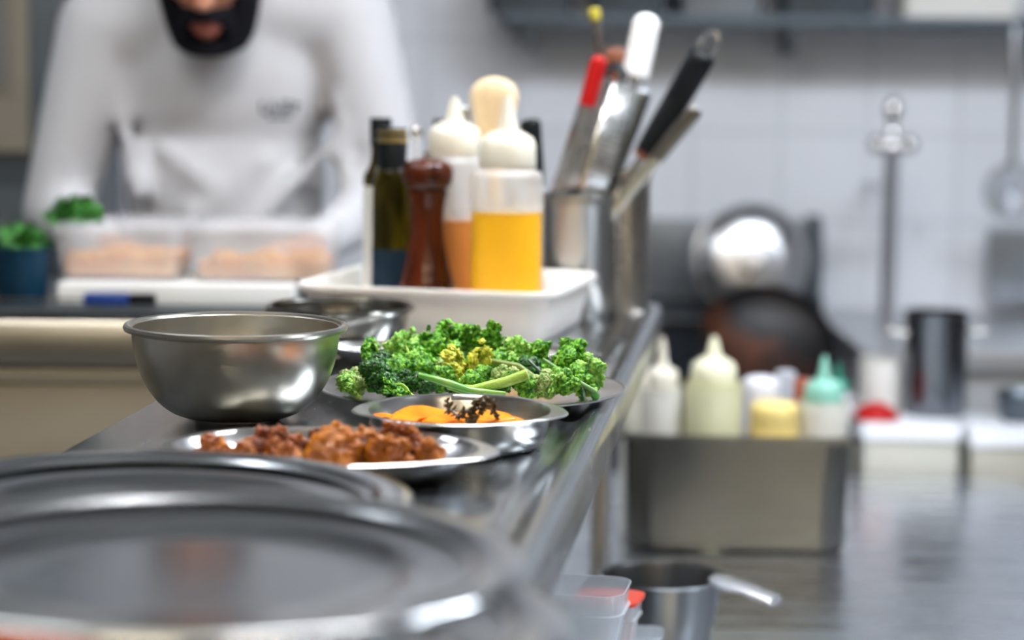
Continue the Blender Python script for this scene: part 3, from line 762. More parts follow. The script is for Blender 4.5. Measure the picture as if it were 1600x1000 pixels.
bm = bmesh.new(); tube(bm, [(.011 * math.cos(a), 0, Ln + .020 + .015 * math.sin(a)) for a in [i * 2 * PI / 20 for i in range(21)]], .0024, 8)
finish(bm, 'hanging_ring', POL, t)
stick('turner', 'utensil with a broad steel handle, coloured white for its mirror brightness, standing up from the tall pot', 'utensil', (955, 290, YU + .02), (1012, 28, YU + .02),
      [('shaft', -.2, .68, .004, .005, STEEL, 1), ('handle', .66, .96, .018, .018, mat('white_for_reflection', (.92, .92, .92), .2), .45)])  # white base colour stands in for light reflected off the handle
stick('peeler', 'utensil with a glossy red handle beside the grater top', 'utensil', (893, 250, YU - .055), (935, 98, YU - .055),
      [('shaft', -.5, .6, .003, .003, STEEL, 1), ('handle', .56, 1, .0105, .0115, RED, .7)])
stick('wooden_spoon', 'thin brown stick with a yellow painted tip', 'utensil', (962, 230, YU + .06), (928, 16, YU + .06),
      [('handle', -.4, .95, .0042, .0055, mat('weathered_stick', (.06, .045, .035), .6), 1), ('tip', .93, 1, .0075, .0085, YEL, 1)])
stick('wooden_spatula', 'short wide brown wooden utensil behind the grater', 'utensil', (962, 240, YU + .09), (962, 92, YU + .09),
      [('shaft', -.5, .8, .005, .006, DWOOD, 1), ('blade', .8, 1, .018, .019, DWOOD, .3)])
stick('steel_tongs', 'flat steel tongs leaning far right under the black handle', 'tongs', (968, 318, YU - .03), (1084, 176, YU - .05),
      [('arm', -.2, 1, .008, .009, STEEL, .3), ('grip', .5, 1.0, .0095, .0105, mat('tong_grip', (.20, .19, .18), .3, 1), .45)])
stick('steel_tongs', 'second steel arm utensil pressed against the tongs in the tall pot', 'tongs', (955, 320, YU + .0), (1045, 190, YU + .02),
      [('arm', -.2, 1, .008, .010, STEEL, .4)])
stick('steel_spoon', 'dull steel spoon handle leaning right of the grater', 'spoon', (940, 330, YU + .01), (1003, 150, YU + .02),
      [('arm', -.2, 1, .007, .012, mat('dull_dark_steel', (.22, .24, .26), .3, 1), .4)])
# behind squeeze bottles
stick('wooden_spoon', 'large pale wooden spoon standing behind the squeeze bottles', 'spoon', (772, 400, 2.945), (772, 132, 2.94),
      [('handle', -.3, .62, .008, .010, WOOD, 1), ('bowl', .58, .93, .018, .031, WOOD, .3)])
stick('knife_sharpener', 'utensil with a round black handle right of the yellow oil bottle', 'utensil', (842, 410, 2.91), (829, 192, 2.91),
      [('shaft', -.3, .7, .004, .004, STEEL, 1), ('handle', .55, 1, .0135, .0135, BLACK, 1)])
stick('ladle', 'thin steel ladle handle left of the pale wooden spoon', 'ladle', (752, 400, 2.962), (726, 172, 2.955),
      [('handle', -.3, 1, .005, .007, STEEL, .5)])

# ------------------------------------------------------------------ items on the cook's counter
def cbox(px0, px1, ytop, Y, label, d=.20, foodh=.035, foodc=0):
    zt = P(300, ytop, Y).z; zb = SH + .031
    a, b = P(px0, 400, Y).x, P(px1, 400, Y).x; W = b - a; H = zt - zb
    t = thing('food_box', label, 'box', ((a + b) / 2, Y + d / 2, zb))
    bm = bmesh.new()
    loft(bm, [rr(W * .92, d * .9, .02, 0), rr(W * .94, d * .92, .02, .004), rr(W * .99, d * .98, .022, H - .006), rr(W * 1.02, d * 1.03, .024, H - .005), rr(W * 1.02, d * 1.03, .024, H), rr(W * .97, d * .96, .02, H), rr(W * .92, d * .9, .02, .006), rr(W * .9, d * .88, .02, .003)])
    finish(bm, 'container', CLEARB, t)
    bm = bmesh.new()
    loft(bm, [rr(W * 1.03, d * 1.04, .024, H + .001), rr(W * 1.03, d * 1.04, .024, H + .006), rr(W * .9, d * .9, .02, H + .010)])
    finish(bm, 'lid', CLEARB, t)
    fb = bmesh.new(); rnd = random.Random(px0)
    fm = mat('fried_food', (.68, .28, .06), .6, nscale=30, col2=(.80, .44, .15))
    loft(fb, [rr(W * .88, d * .86, .02, .004), rr(W * .90, d * .88, .02, foodh * .6)])
    for k in range(34):
        ell(fb, (rnd.uniform(-.40, .40) * W, rnd.uniform(-.38, .38) * d, foodh * .7), (.018, .014, .010), Matrix.Rotation(rnd.uniform(0, 3), 3, 'Z'), 2)
    o = finish(fb, 'food_filling', fm, t); o['kind'] = 'stuff'
CBY = cy + .085
cbox(82, 282, 362, CBY, 'cloudy plastic food box with herbs lying on its lid')
cbox(292, 520, 362, CBY, 'cloudy plastic food box nearer the white tub')
a, b = P(178, 470, cy + .02).x, P(455, 470, cy + .02).x
tag(finish(B(((P(76, 470, cy).x + b) / 2, cy + .185, SH + .0145), (b - P(76, 470, cy).x, .255, .028), .004), 'cutting_board', mat('white_board', (.78, .78, .76), .45)), 'thick white cutting board under the food boxes', 'board')
# knife
kn = P(80, 466, cy + .035)
t = thing('chef_knife', 'knife with a blue and black handle in front of the board', 'knife', (kn.x, cy + .03, SH + .010), R(2))
finish(B((.075 / 1, 0, .0), (.060, .022, .016), .005), 'blue_grip', mat('blue_plastic', (.012, .045, .22), .35), t)
finish(B((.075 + .048, 0, .0), (.036, .020, .015), .005), 'black_grip', BLACK, t)
bm = bmesh.new(); loft(bm, [[(.046, -.009, .001), (.046, .010, .001), (.046, .010, -.001), (.046, -.009, -.001)], [(-.14, .008, .0006), (-.14, .010, .0006), (-.14, .010, -.0006), (-.14, .008, -.0006)]])
finish(bm, 'blade', POL, t)
# blue bucket and herbs
bb = P(34, 470, cy + .10)
k = 1 / scale_at(bb)
Hb = P(34, 385, cy + .10).z - SH
t = thing('herb_tub', 'dark blue round plastic tub filled with herbs on the cook counter', 'tub', (bb.x, cy + .10, SH))
finish(L_(shell([(.0005, 0), (36 * k, 0), (38 * k, .006), (45 * k, Hb - .006), (47 * k, Hb - .004), (47 * k, Hb)], .002), 48), 'tub', mat('petrol_blue_plastic', (.003, .030, .062), .45, spec=.3), t)
HERB = mat('parsley_green', (.02, .12, .018), .5, nscale=120, col2=(.07, .28, .04))
def herb_bm(rx, ry, rz, n, seed):
    rnd = random.Random(seed); bm = bmesh.new()
    for k in range(n):
        d = Vector((rnd.gauss(0, 1), rnd.gauss(0, 1), abs(rnd.gauss(0, 1)))).normalized() * rnd.uniform(.4, 1)
        c = Vector((d.x * rx, d.y * ry, d.z * rz))
        nv = 6; s_ = rnd.uniform(.006, .011); q = Euler((rnd.uniform(-1, 1), rnd.uniform(-1, 1), rnd.uniform(0, 6))).to_matrix()
        ring = [c + q @ Vector((s_ * (1 if j % 2 else .55) * math.cos(2 * PI * j / 10), s_ * (1 if j % 2 else .55) * math.sin(2 * PI * j / 10), .002 * (j % 3))) for j in range(10)]
        bm.faces.new([bm.verts.new(v) for v in ring])
        tube(bm, [(c.x * .3, c.y * .3, 0), tuple(c)], .0008, 4)
    return bm
o = finish(herb_bm(.04, .035, .035, 160, 4), 'herb_leaves', HERB, t); o.location = (0, 0, Hb - .004)
hp = P(116, 352, CBY + .06)
tag(finish(herb_bm(.042, .03, .036, 200, 9), 'herb_bunch', HERB, loc=(hp.x, CBY + .06, P(116, 362, CBY).z + .008)), 'bunch of green herbs lying on the left food box', 'herb')

# ------------------------------------------------------------------ the cook
SKIN = mat('skin', (.52, .24, .15), .5, sss=.2)
SHIRT = mat('white_shirt_cloth', (.47, .47, .485), .8, bump=.15, bscale=12, sheen=.2)
PANTS = mat('dark_trousers', (.03, .035, .045), .8)
HAIR = mat('dark_beard_hair', (.005, .005, .008), .85, bump=.6, bscale=160, spec=.15)
def remesh(o, vox, it=6, f=.5):
    md = o.modifiers.new('r', 'REMESH'); md.mode = 'VOXEL'; md.voxel_size = vox; md.use_smooth_shade = True
    m2 = o.modifiers.new('s', 'SMOOTH'); m2.iterations = it; m2.factor = f
def cook():
    Yc = 3.74
    t = thing('person', 'bearded person in a white long sleeve shirt bending over the counter', 'person', (P(340, 0, Yc).x, Yc, 0))
    O = Vector(t.location)
    def q(px, py, Y): return P(px, py, Y) - O
    shL = q(165, 45, Yc - .02); shR = q(540, 20, Yc - .02)
    elL = q(88, 330, Yc - .06); elR = q(618, 300, Yc - .06)
    waL = q(170, 388, Yc - .23); waR = q(490, 388, Yc - .23)
    neck = q(335, 10, Yc - .06)
    # shirt
    bm = bmesh.new()
    ch = q(350, 150, Yc)
    ell(bm, ch + Vector((0, .0, .03)), (.185, .115, .17)); ell(bm, ch + Vector((0, .01, -.14)), (.165, .115, .20)); ell(bm, ch + Vector((0, .03, -.34)), (.17, .125, .20))
    capsule(bm, shL, shR, .078, .078); capsule(bm, (shL + shR) / 2 + Vector((-.06, 0, .02)), (shL + shR) / 2 + Vector((.06, 0, .02)), .085, .085)
    for s, e, wr in ((shL, elL, waL), (shR, elR, waR)):
        capsule(bm, s, e, .078, .055); capsule(bm, e, wr + (e - wr) * .12, .055, .036)
        # folds
    rnd = random.Random(2)
    for a, b_ in (((180, 120), (215, 300)), ((525, 150), (545, 340)), ((250, 230), (330, 290)), ((420, 250), (300, 340)), ((520, 220), (400, 350))):
        capsule(bm, q(*a, Yc - .088), q(*b_, Yc - .100), .010, .018, 8)
    o = finish(bm, 'shirt', SHIRT, t, angle=180); remesh(o, .012, 8)
    # neckband
    bm = bmesh.new(); nc = q(330, 40, Yc - .03)
    tube(bm, [nc + Vector((.075 * math.cos(a), .065 * math.sin(a), .028 * math.sin(a))) for a in [i * 2 * PI / 28 for i in range(29)]], .009, 8)
    finish(bm, 'neckband', SHIRT, t)
    # body: head, neck, hands, one continuous surface
    hc = q(328, -52, Yc - .17)    # centre of the head
    bm = bmesh.new()
    tilt = Matrix.Rotation(R(28), 3, 'X')
    def h(x, y, z): return hc + tilt @ Vector((x, y, z))
    ell(bm, h(0, .02, .035), (.077, .095, .095), tilt); ell(bm, h(0, -.018, -.035), (.062, .068, .080), tilt); ell(bm, h(0, -.035, -.085), (.042, .040, .032), tilt)
    capsule(bm, h(0, .03, -.05), (shL + shR) / 2 + Vector((0, .02, .03)), .056, .066)
    ell(bm, h(0, -.100, -.012), (.015, .018, .014), tilt, 2); capsule(bm, h(0, -.088, .035), h(0, -.103, -.008), .008, .012)
    ell(bm, h(0, -.083, .05), (.055, .016, .012), tilt, 2)
    for s in (-1, 1):
        ell(bm, h(s * .079, .015, .005), (.010, .018, .030), tilt, 2); ell(bm, h(s * .035, -.072, .0), (.022, .018, .018), tilt, 2)
    ell(bm, h(0, -.086, -.052), (.024, .010, .006), tilt, 2); ell(bm, h(0, -.084, -.064), (.021, .011, .007), tilt, 2)
    capsule(bm, (shL + shR) / 2 + Vector((0, .02, -.05)), (shL + shR) / 2 + Vector((0, .02, -.5)), .07, .09)
    for s, sh_, e, wr in ((1, shL, elL, waL), (-1, shR, elR, waR)):
        capsule(bm, (shL + shR) / 2 + Vector((0, .02, -.03)), sh_, .045, .045); capsule(bm, sh_, e, .045, .036); capsule(bm, e, wr, .036, .024)
        fw = (wr - e).normalized(); fw = Vector((fw.x * .4 + s * .35, -.55, -.12)).normalized()
        sd_ = fw.cross(Vector((0, 0, 1))).normalized()
        pc_ = wr + fw * .05
        capsule(bm, wr, pc_ + fw * .03, .024, .026); 
        for k in range(-1, 2): capsule(bm, wr + fw * .01 + sd_ * k * .012, wr + fw * .085 + sd_ * k * .022, .015, .014)
        for k, ln in enumerate((.060, .074, .080, .070)):
            b0 = wr + fw * .088 + sd_ * (k - 1.5) * .0195
            m1 = b0 + fw * ln * .5 + Vector((0, 0, -.008)); capsule(bm, b0, m1, .0088, .0082, 10); capsule(bm, m1, b0 + fw * ln * .85 + Vector((0, 0, -.034)), .0082, .007, 10)
        th0 = wr + fw * .03 + sd_ * s * .025
        capsule(bm, th0, th0 + fw * .03 + sd_ * s * .028, .012, .010, 10); capsule(bm, th0 + fw * .03 + sd_ * s * .028, th0 + fw * .062 + sd_ * s * .034 + Vector((0, 0, -.01)), .010, .008, 10)
    o = finish(bm, 'body', SKIN, t, angle=180); remesh(o, .006, 4)
    # beard and hair
    bm = bmesh.new()
    rnd = random.Random(5)
    n = 0
    for a_ in range(27):
        th_ = (a_ / 26 * 2 - 1) * 1.75
        for z_ in range(10):
            zz = .01 - .012 * z_
            x = .070 * math.sin(th_) * (1 - .22 * (z_ / 9) ** 2); y = -.020 - .066 * math.cos(th_) * (1 - .15 * (z_ / 9))
            lim = -.092 + .115 * min(1, abs(th_) / .98) ** 2.8
            if zz > lim and not (abs(th_) < .42 and -.045 < zz < -.030): continue
            if abs(th_) < .50 and -.078 < zz < -.046: continue
            ell(bm, h(x, y, zz), (.015, .014, .013), tilt, 1)
    for a_ in range(15):
        th_ = (a_ / 14 * 2 - 1) * 1.25
        for rr_ in (.3, .7, 1):
            ell(bm, h(.050 * math.sin(th_) * rr_, -.030 - .052 * math.cos(th_) * rr_, -.112 + .012 * rr_), (.017, .017, .015), tilt, 1)
    for s in (-1, 1):
        capsule(bm, h(s * .004, -.098, -.040), h(s * .030, -.086, -.052), .007, .006, 8); capsule(bm, h(s * .030, -.086, -.052), h(s * .034, -.078, -.080), .007, .008, 8)
    o = finish(bm, 'beard', HAIR, t, angle=180); remesh(o, .006, 3)
    bm = bmesh.new(); ell(bm, h(0, .035, .055), (.086, .098, .095), tilt)
    for v in list(bm.verts):
        l = tilt.inverted() @ (v.co - hc)
        if l.y < -.045 and l.z < .095: v.co = hc + tilt @ Vector((l.x * .9, max(l.y, -.05), l.z))
        if l.z < -.01: v.co = hc + tilt @ Vector((l.x * .95, max(l.y, .03), l.z * .8))
    finish(bm, 'hair', HAIR, t, angle=180)
    for s in (-1, 1):
        finish_ = bmesh.new(); ell(finish_, h(s * .031, -.078, .028), (.0105, .0075, .0065), tilt, 2); eo = finish(finish_, 'eye', mat('eye_white', (.7, .68, .65), .2), t)
        e2 = bmesh.new(); ell(e2, h(s * .031, -.0845, .027), (.0045, .002, .0045), tilt, 2); finish(e2, 'iris', mat('iris_dark', (.03, .015, .01), .2), eo)
        e3 = bmesh.new(); capsule(e3, h(s * .015, -.094, .050), h(s * .048, -.082, .052), .004, .003, 8); finish(e3, 'eyebrow', HAIR, t)
    bm = bmesh.new(); ell(bm, h(0, -.092, -.053), (.022, .007, .0045), tilt, 2); ell(bm, h(0, -.090, -.063), (.020, .008, .006), tilt, 2)
    finish(bm, 'lips', mat('lip_skin', (.34, .09, .07), .45), t)
    # chest emblem
    bm = bmesh.new(); ec = q(432, 172, Yc - .124)
    for dx, dz, w_, h_ in ((-.026, .004, .004, .020), (-.020, -.004, .012, .004), (-.009, .004, .012, .004), (-.009, .011, .004, .008), (-.005, -.002, .004, .010), (.006, .004, .004, .020), (.012, .012, .012, .004), (.013, .001, .004, .012), (.024, .004, .005, .018), (.028, .008, .006, .004)):
        box(bm, ec + Vector((dx, 0, dz)), (w_, .003, h_))
    box(bm, ec + Vector((0, 0, -.012)), (.034, .003, .004))
    emb = finish(bm, 'emblem', mat('dark_thread', (.02, .03, .05), .8), t)
    sw = emb.modifiers.new('w', 'SHRINKWRAP'); sw.target = [c for c in t.children if c.name.startswith('shirt')][0]; sw.offset = .0015; sw.wrap_method = 'PROJECT'; sw.use_project_y = True; sw.use_project_z = False; sw.use_negative_direction = True; sw.use_positive_direction = True
    sw.wrap_mode = 'ABOVE_SURFACE'
    # trousers and shoes
    bm = bmesh.new(); hip = Vector((ch.x, .03, .95))
    ell(bm, hip, (.17, .13, .13))
    for s in (-1, 1):
        capsule(bm, hip + Vector((s * .085, 0, -.02)), Vector((ch.x + s * .10, .01, .50)), .085, .062); capsule(bm, Vector((ch.x + s * .10, .01, .50)), Vector((ch.x + s * .11, .04, .10)), .062, .05)
    o = finish(bm, 'trousers', PANTS, t, angle=180); remesh(o, .014, 5)
    for s in (-1, 1):
        bm = bmesh.new(); ell(bm, (ch.x + s * .11, -.02, .045), (.048, .13, .045)); capsule(bm, (ch.x + s * .11, .045, .05), (ch.x + s * .11, .045, .10), .045, .05)
        o = finish(bm, 'shoe', BLACK, t, angle=180); remesh(o, .01, 3)
cook()

# ------------------------------------------------------------------ steel food pan with bottles on the worktop
ZW = .84
def gnpan():
    fl_ = G(985, 866, ZW); fr_ = G(1332, 872, ZW)
    Y = (fl_.y + fr_.y) / 2 + .012
    H = P(1160, 682, Y).z - ZW
    W0 = fr_.x - fl_.x; cx = (fl_.x + fr_.x) / 2; D = .27
    top = P(1350, 685, Y).x - P(975, 675, Y).x
    bm = bmesh.new()
    def a(f, r, z): return rr(W0 + (top * .955 - W0) * f, D * (.92 + .05 * f), r, z)
    def fl2(o, z): return rr(top + o, D + .02 + o, .02, z)
    lps = [rr(W0 * .92, D * .84, .03, 0), a(0, .04, .006), a(.1, .045, .02), a(1, .045, H - .006), fl2(0, H - .004), fl2(.004, H - .006), fl2(.005, H), fl2(0, H + .0015), a(1, .045, H)]
    lps += [rr(W0 + (top * .955 - W0) - .004, D * .96, .043, H - .006), rr(W0 - .002, D * .90, .04, .02), rr(W0 * .9, D * .82, .03, .002)]
    loft(bm, lps)
    o = tag(finish(bm, 'food_pan', PANM, loc=(cx, Y + D / 2, ZW), angle=50), 'deep rectangular steel food pan full of bottles on the low worktop', 'pan'); o.rotation_euler = (0, 0, R(-2.5))
    return Y, D, H
GY, GD_, GH = gnpan()
zi = ZW + .004
LG = mat('yellowish_sauce', (.70, .68, .38), .4); LW = mat('white_sauce', (.78, .76, .70), .4)
g2 = 'squeeze bottles standing in the steel food pan'
squeeze(1038, GY + .07, 66, 605, 527, 620, LW, 'squeeze bottle with white sauce, second from the left in the food pan', z=zi, group=g2, bodym=mat('milky2', (.85, .84, .78), .35, alpha=.7))
squeeze(1002, GY + .15, 56, 612, 560, 625, LG, 'pale squeeze bottle at the left wall of the food pan', z=zi, group=g2, bodym=mat('milky2', (.85, .84, .78), .35, alpha=.7))
squeeze(1119, GY + .06, 90, 603, 526, 612, LG, 'wide yellowish squeeze bottle with a thick nozzle in the food pan', z=zi, group=g2, bodym=mat('milky3', (.80, .80, .55), .35, alpha=.7), capm=mat('pale_yellow_cap', (.78, .76, .55), .4))
MINT = mat('mint_plastic', (.24, .52, .42), .4)
squeeze(1293, GY + .07, 76, 630, 556, 640, LW, 'squeeze bottle with a mint green cap in the food pan', z=zi, group=g2, bodym=mat('milky2', (.85, .84, .78), .35, alpha=.7), capm=MINT)
squeeze(1316, GY + .20, 40, 612, 566, 622, LW, 'bottle with a dark green nozzle at the far right of the food pan', z=zi, group=g2, bodym=CLEARB, capm=mat('dark_green_plastic', (.03, .22, .15), .4))
def jar(px, Y, wpx, ytop, body, lid, label, name='sauce_jar', cat='jar', z=zi, split=.82, dome=False):
    p = P(px, ytop, Y); k = 1 / scale_at(p); r = wpx / 2 * k; H = p.z - z
    t = thing(name, label, cat, (p.x, Y, z))
    finish(L_(smoothprof([(.0005, 0), (r * .9, 0), (r, .006), (r, H * split * .9), (r * .9, H * split)], 4) + [(.0005, H * split)], 40), 'jar_body', body, t)
    finish(L_(smoothprof([(r * .92, H * split + .0005), (r * .95, H * (split + .02)), (r * .93, H * .97), (r * (.5 if dome else .85), H)], 4) + [(.0005, H)], 40), 'lid', lid, t)
jar(1190, GY + .15, 62, 588, mat('white_jar', (.70, .70, .76), .4), mat('white_lid', (.78, .78, .84), .4), 'white domed jar behind the yellow one in the food pan', dome=True)
jar(1210, GY + .06, 78, 626, mat('mustard_fill', (.72, .56, .20), .5), mat('mustard_top', (.76, .60, .22), .5), 'yellow filled jar in the middle of the food pan', dome=True)
jar(1228, GY + .20, 34, 580, CLEARB, mat('grey_lid', (.5, .53, .58), .4), 'narrow clear jar with a grey top behind the yellow jar')
jar(1254, GY + .14, 30, 592, mat('white_jar', (.70, .70, .76), .4), mat('brick_red_lid', (.38, .10, .06), .4), 'small jar with a brick red lid left of the mint green cap')

# saucepan
def saucepan():
    Y = 2.72; p = P(1034, 898, Y); k = 1 / scale_at(p); r = 98 * k; H = p.z - ZW
    t = thing('saucepan', 'steel saucepan with a bright flat handle on the low worktop', 'saucepan', (p.x, Y, ZW))
    prof = smoothprof([(.0005, 0), (r * .62, 0), (r * .72, .006), (r * .86, H * .5), (r * .95, H * .93), (r * .96, H - .003)], 4)
    finish(L_(shell(prof + [(r, H - .002), (r * 1.01, H)], .0016), 64), 'pan_body', mat('saucepan_steel', (.30, .31, .32), .28, 1), t, angle=60)
    h0 = P(1126, 908, Y - .03) - Vector(t.location); h1 = P(1212, 940, Y - .075) - Vector(t.location)
    bm = bmesh.new(); tube(bm, [h0 - (h1 - h0) * .12, h0, h0.lerp(h1, .5) + Vector((0, 0, .002)), h1], [.014, .016, .015, .016], 14, flat=.42)
    finish(bm, 'handle', mat('bright_handle', (.86, .87, .9), .30, 1), t)
saucepan()
# clear deli containers
def deli(px, py, Y, wpx, label, n=3, hh=.075, rz=0, rim=.8, redlid=False, food=None, zbase=ZW, name='deli_container'):
    p = P(px, py, Y); k = 1 / scale_at(p); W = wpx * k; H = p.z - zbase
    each = H / n
    for i in range(n):
        z0 = zbase + each * i
        lb = label if i == n - 1 else label.split(' beside')[0].split(' behind')[0].split(' at the')[0] + (', just beneath the topmost' if i == n - 2 else ', lowest of its stack')
        t = thing(name, lb, 'container', (p.x, Y, z0), rz, group='clear containers stacked below the shelf edge')
        hgt = each - .0015
        bm = bmesh.new(); r = W * .22
        loft(bm, [rr(W * .78, W * .78, r, 0), rr(W * .80, W * .80, r, .003), rr(W * .90, W * .90, r, hgt * .62), rr(W * .98, W * .98, r * 1.1, hgt * .62 + .001), rr(W * .99, W * .99, r * 1.1, hgt * .62 + .003), rr(W * .93, W * .93, r, hgt * .62 + .004), rr(W * .97, W * .97, r, hgt - .002), rr(W * 1.0, W * 1.0, r * 1.1, hgt),
                  rr(W * .97, W * .97, r * 1.05, hgt), rr(W * .945, W * .945, r, hgt - .002), rr(W * .91, W * .91, r, hgt * .62), rr(W * .77, W * .77, r, .005), rr(W * .74, W * .74, r, .003)])
        finish(bm, 'container_wall', CLEARP, t)
        if redlid and i == n - 1:
            bm = bmesh.new(); loft(bm, [rr(W * 1.04, W * 1.04, r * 1.1, hgt), rr(W * 1.05, W * 1.05, r * 1.1, hgt + .004), rr(W * .95, W * .95, r, hgt + .005)]); finish(bm, 'lid', mat('orange_red_lid', (.62, .05, .02), .35), t)
        if food and i >= n - 2:
            bm = bmesh.new(); loft(bm, [rr(W * .72, W * .72, r, .004), rr(W * .84, W * .84, r, hgt * .5)]); finish(bm, 'food_filling', food, t)
deli(909, 912, 2.26, 146, 'clear square container with an open top beside the shelf edge', 3, rz=R(-10))
deli(950, 935, 2.40, 100, 'clear container with a red lid behind the open one', 3, rz=R(-14), redlid=True, food=mat('orange_food', (.60, .18, .02), .5))
deli(994, 985, 2.46, 84, 'low clear container at the right end of the stacks', 2, rz=R(-5))

# ------------------------------------------------------------------ step units behind the worktop
def unit(px0, px1, yt0, yt1, yb, label, col, topm):
    zt = None
    base = G((px0 + px1) / 2, yb, ZW - .0); Y = base.y
    ztop = P((px0 + px1) / 2, yt1, Y).z
    Yb = G((px0 + px1) / 2, yt0, ztop).y
    a, b_ = P(px0, yt1, Y).x, P(px1, yt1, Y).x
    t = thing('drawer_unit', label, 'cabinet', ((a + b_) / 2, Y + .01, 0))
    D = Yb - Y
    finish(B((0, D / 2, (ztop - .03) / 2), (b_ - a, D, ztop - .03), .006), 'body', col, t)
    finish(B((0, D / 2, ztop - .0145), (b_ - a + .01, D + .01, .029), .006), 'top', topm, t)
    return Y, Yb, ztop
CREAM = mat('cream_steel', (.55, .54, .48), .4, .3)
WT = mat('white_worktop', (.82, .84, .88), .35)
U1 = unit(1352, 1500, 622, 664, 742, 'pale unit with a white top at the far end of the low worktop', CREAM, WT)
U2 = unit(1522, 1660, 648, 676, 741, 'second pale unit with a white top at the picture edge', CREAM, WT)

# ------------------------------------------------------------------ range, wok, back wall things
YR = 4.42
def rng():
    zt = P(1180, 636, YR).z
    x0 = P(965, 500, YR).x; x1 = P(1345, 500, YR).x
    t = thing('cooking_range', 'dark cooking range against the tiled wall carrying the wok', 'range', ((x0 + x1) / 2, YR, 0))
    W = x1 - x0
    finish(B((0, .33, (zt - .04) / 2), (W, .66, zt - .04), .005), 'body', mat('range_body', (.045, .055, .07), .4, .5), t)
    finish(B((0, .33, zt - .02), (W, .66, .04), .006), 'hob_plate', mat('hob_dark', (.05, .06, .075), .35, .6), t)
    finish(B((0, -.012, zt - .01), (W, .02, .014), .004), 'front_rail', STEEL, t)
    sp = P(1180, 345, YR + .60).z
    sm_ = P(1180, 465, YR + .60).z
    finish(B((.0, .65, (sp + sm_) / 2), (W + .02, .03, sp - sm_), .004), 'splashback', RANGEM, t)
    finish(B((.0, .64, (sm_ + zt) / 2), (W + .02, .05, sm_ - zt), .004), 'lower_panel', mat('slate_panel', (.06, .075, .095), .35, .6), t)
    finish(B((.0, .60, P(1180, 500, YR + .6).z), (W + .02, .04, .006), .002), 'ledge', RANGEM, t)
    finish(B((W / 2 - .015, .63, (sp + zt) / 2 + .012), (.03, .03, sp - zt), .004), 'side_trim', DARKST, t)
    for dx in (-.16, .08):
        bm = bmesh.new(); lathe(bm, [(.02, 0), (.09, 0), (.09, .012), (.02, .012)], 32, c=(dx, .3, zt)); finish(bm, 'burner', BLACKIRON, t)
    for k in range(4):
        bm = bmesh.new(); tube(bm, [(-W / 2 + .08 + k * .09, -.003, zt - .11), (-W / 2 + .08 + k * .09, -.03, zt - .11)], .018, 16); finish(bm, 'control_knob', BLACK, t)
    return zt
ZR = rng()
def wok():
    Y = YR + .24; p = P(1200, 552, Y); r = 106 / scale_at(p)
    t = thing('wok', 'burnt black iron wok with brown stains tipped towards the viewer on the range', 'wok', (p.x, Y, ZR + r * .72), rot=(R(50), R(5), 0))
    prof = [(.0005, -.05)] + [(r * math.sin(a), -.05 * math.cos(a)) for a in [i * PI / 2 / 12 for i in range(1, 13)]]
    finish(L_(shell(prof, .003), 64), 'pan_body', WOKM, t, angle=60)
    finish(T_([(r * .95, 0, -.005), (r + .06, 0, .01), (r + .10, 0, .02)], [.008, .009, .010], 12), 'handle', BLACKIRON, t)
wok()
def dome():
    Y = YR + .42; p = P(1174, 405, Y); r = 90 / scale_at(p)
    t = thing('domed_lid', 'shiny round domed steel lid standing upright over the wok', 'lid', (p.x, Y, p.z), rot=(R(78), 0, R(4)))
    prof = [(.0005, .045), (r * .25, .0445), (r * .30, .041), (r * .55, .037), (r * .80, .024), (r * .92, .010), (r * .95, .004), (r, .002), (r, 0), (r * .94, .001), (r * .90, .007), (r * .78, .021), (r * .53, .034), (.0005, .040)]
    finish(L_(smoothprof(prof, 3), 64), 'dome', mat('dome_steel', (.62, .62, .63), .30, 1, nscale=14, rvar=.08), t, angle=180)
dome()
def faucet():
    Y = 4.85; p = P(1386, 480, Y); k = 1 / scale_at(p)
    t = thing('rinse_faucet', 'tall pre-rinse tap column with two round valves against the tiles', 'tap', (p.x, Y, 0))
    def z(y): return P(1386, y, Y).z
    CO = mat('tap_steel', (.52, .52, .56), .35, 1)
    finish(L_([(.0005, .9), (11 * k, .9), (11 * k, z(250)), (12 * k, z(248)), (12 * k, z(236)), (.0005, z(236))], 24), 'column', CO, t)
    finish(L_(smoothprof([(.0005, z(236)), (17 * k, z(236)), (18 * k, z(225)), (10 * k, z(208)), (8 * k, z(195)), (13 * k, z(182)), (14 * k, z(168)), (8 * k, z(155)), (.0005, z(150))], 4), 24), 'valve_body', POL, t)
    for s in (-1, 1):
        bm = bmesh.new(); ell(bm, (s * 24 * k, -.01, z(226)), (15 * k, 15 * k, 14 * k)); finish(bm, 'valve_knob', POL, t)
    finish(T_([(0, 0, z(300)), (0, .18, z(300)), (0, .34, z(300))], .008, 10), 'wall_bracket', CO, t)
    finish(L_([(.0005, .86), (.04, .86), (.035, .9), (.0005, .9)], 24), 'base', CO, t)
faucet()
YW = YF
def wall_shelf():
    a = P(785, 40, 4.85); b_ = P(1720, 40, 4.85)
    z0 = P(1200, 43, 4.85).z
    t = thing('wall_shelf', 'long dark steel shelf high on the tiled wall', 'shelf', ((a.x + b_.x) / 2, 4.85, z0))
    W = b_.x - a.x
    finish(B((0, .235, .014), (W, .22, .028), .004), 'board', mat('shelf_dark_steel', (.09, .11, .13), .45, .6), t)
    for s in (-.9, 0, .9): finish(B((s * W / 2, .24, -.03), (.012, .20, .05), .003), 'bracket', DARKST, t)
    return z0 + .028, a.x, b_.x
zs, xs0, xs1 = wall_shelf()
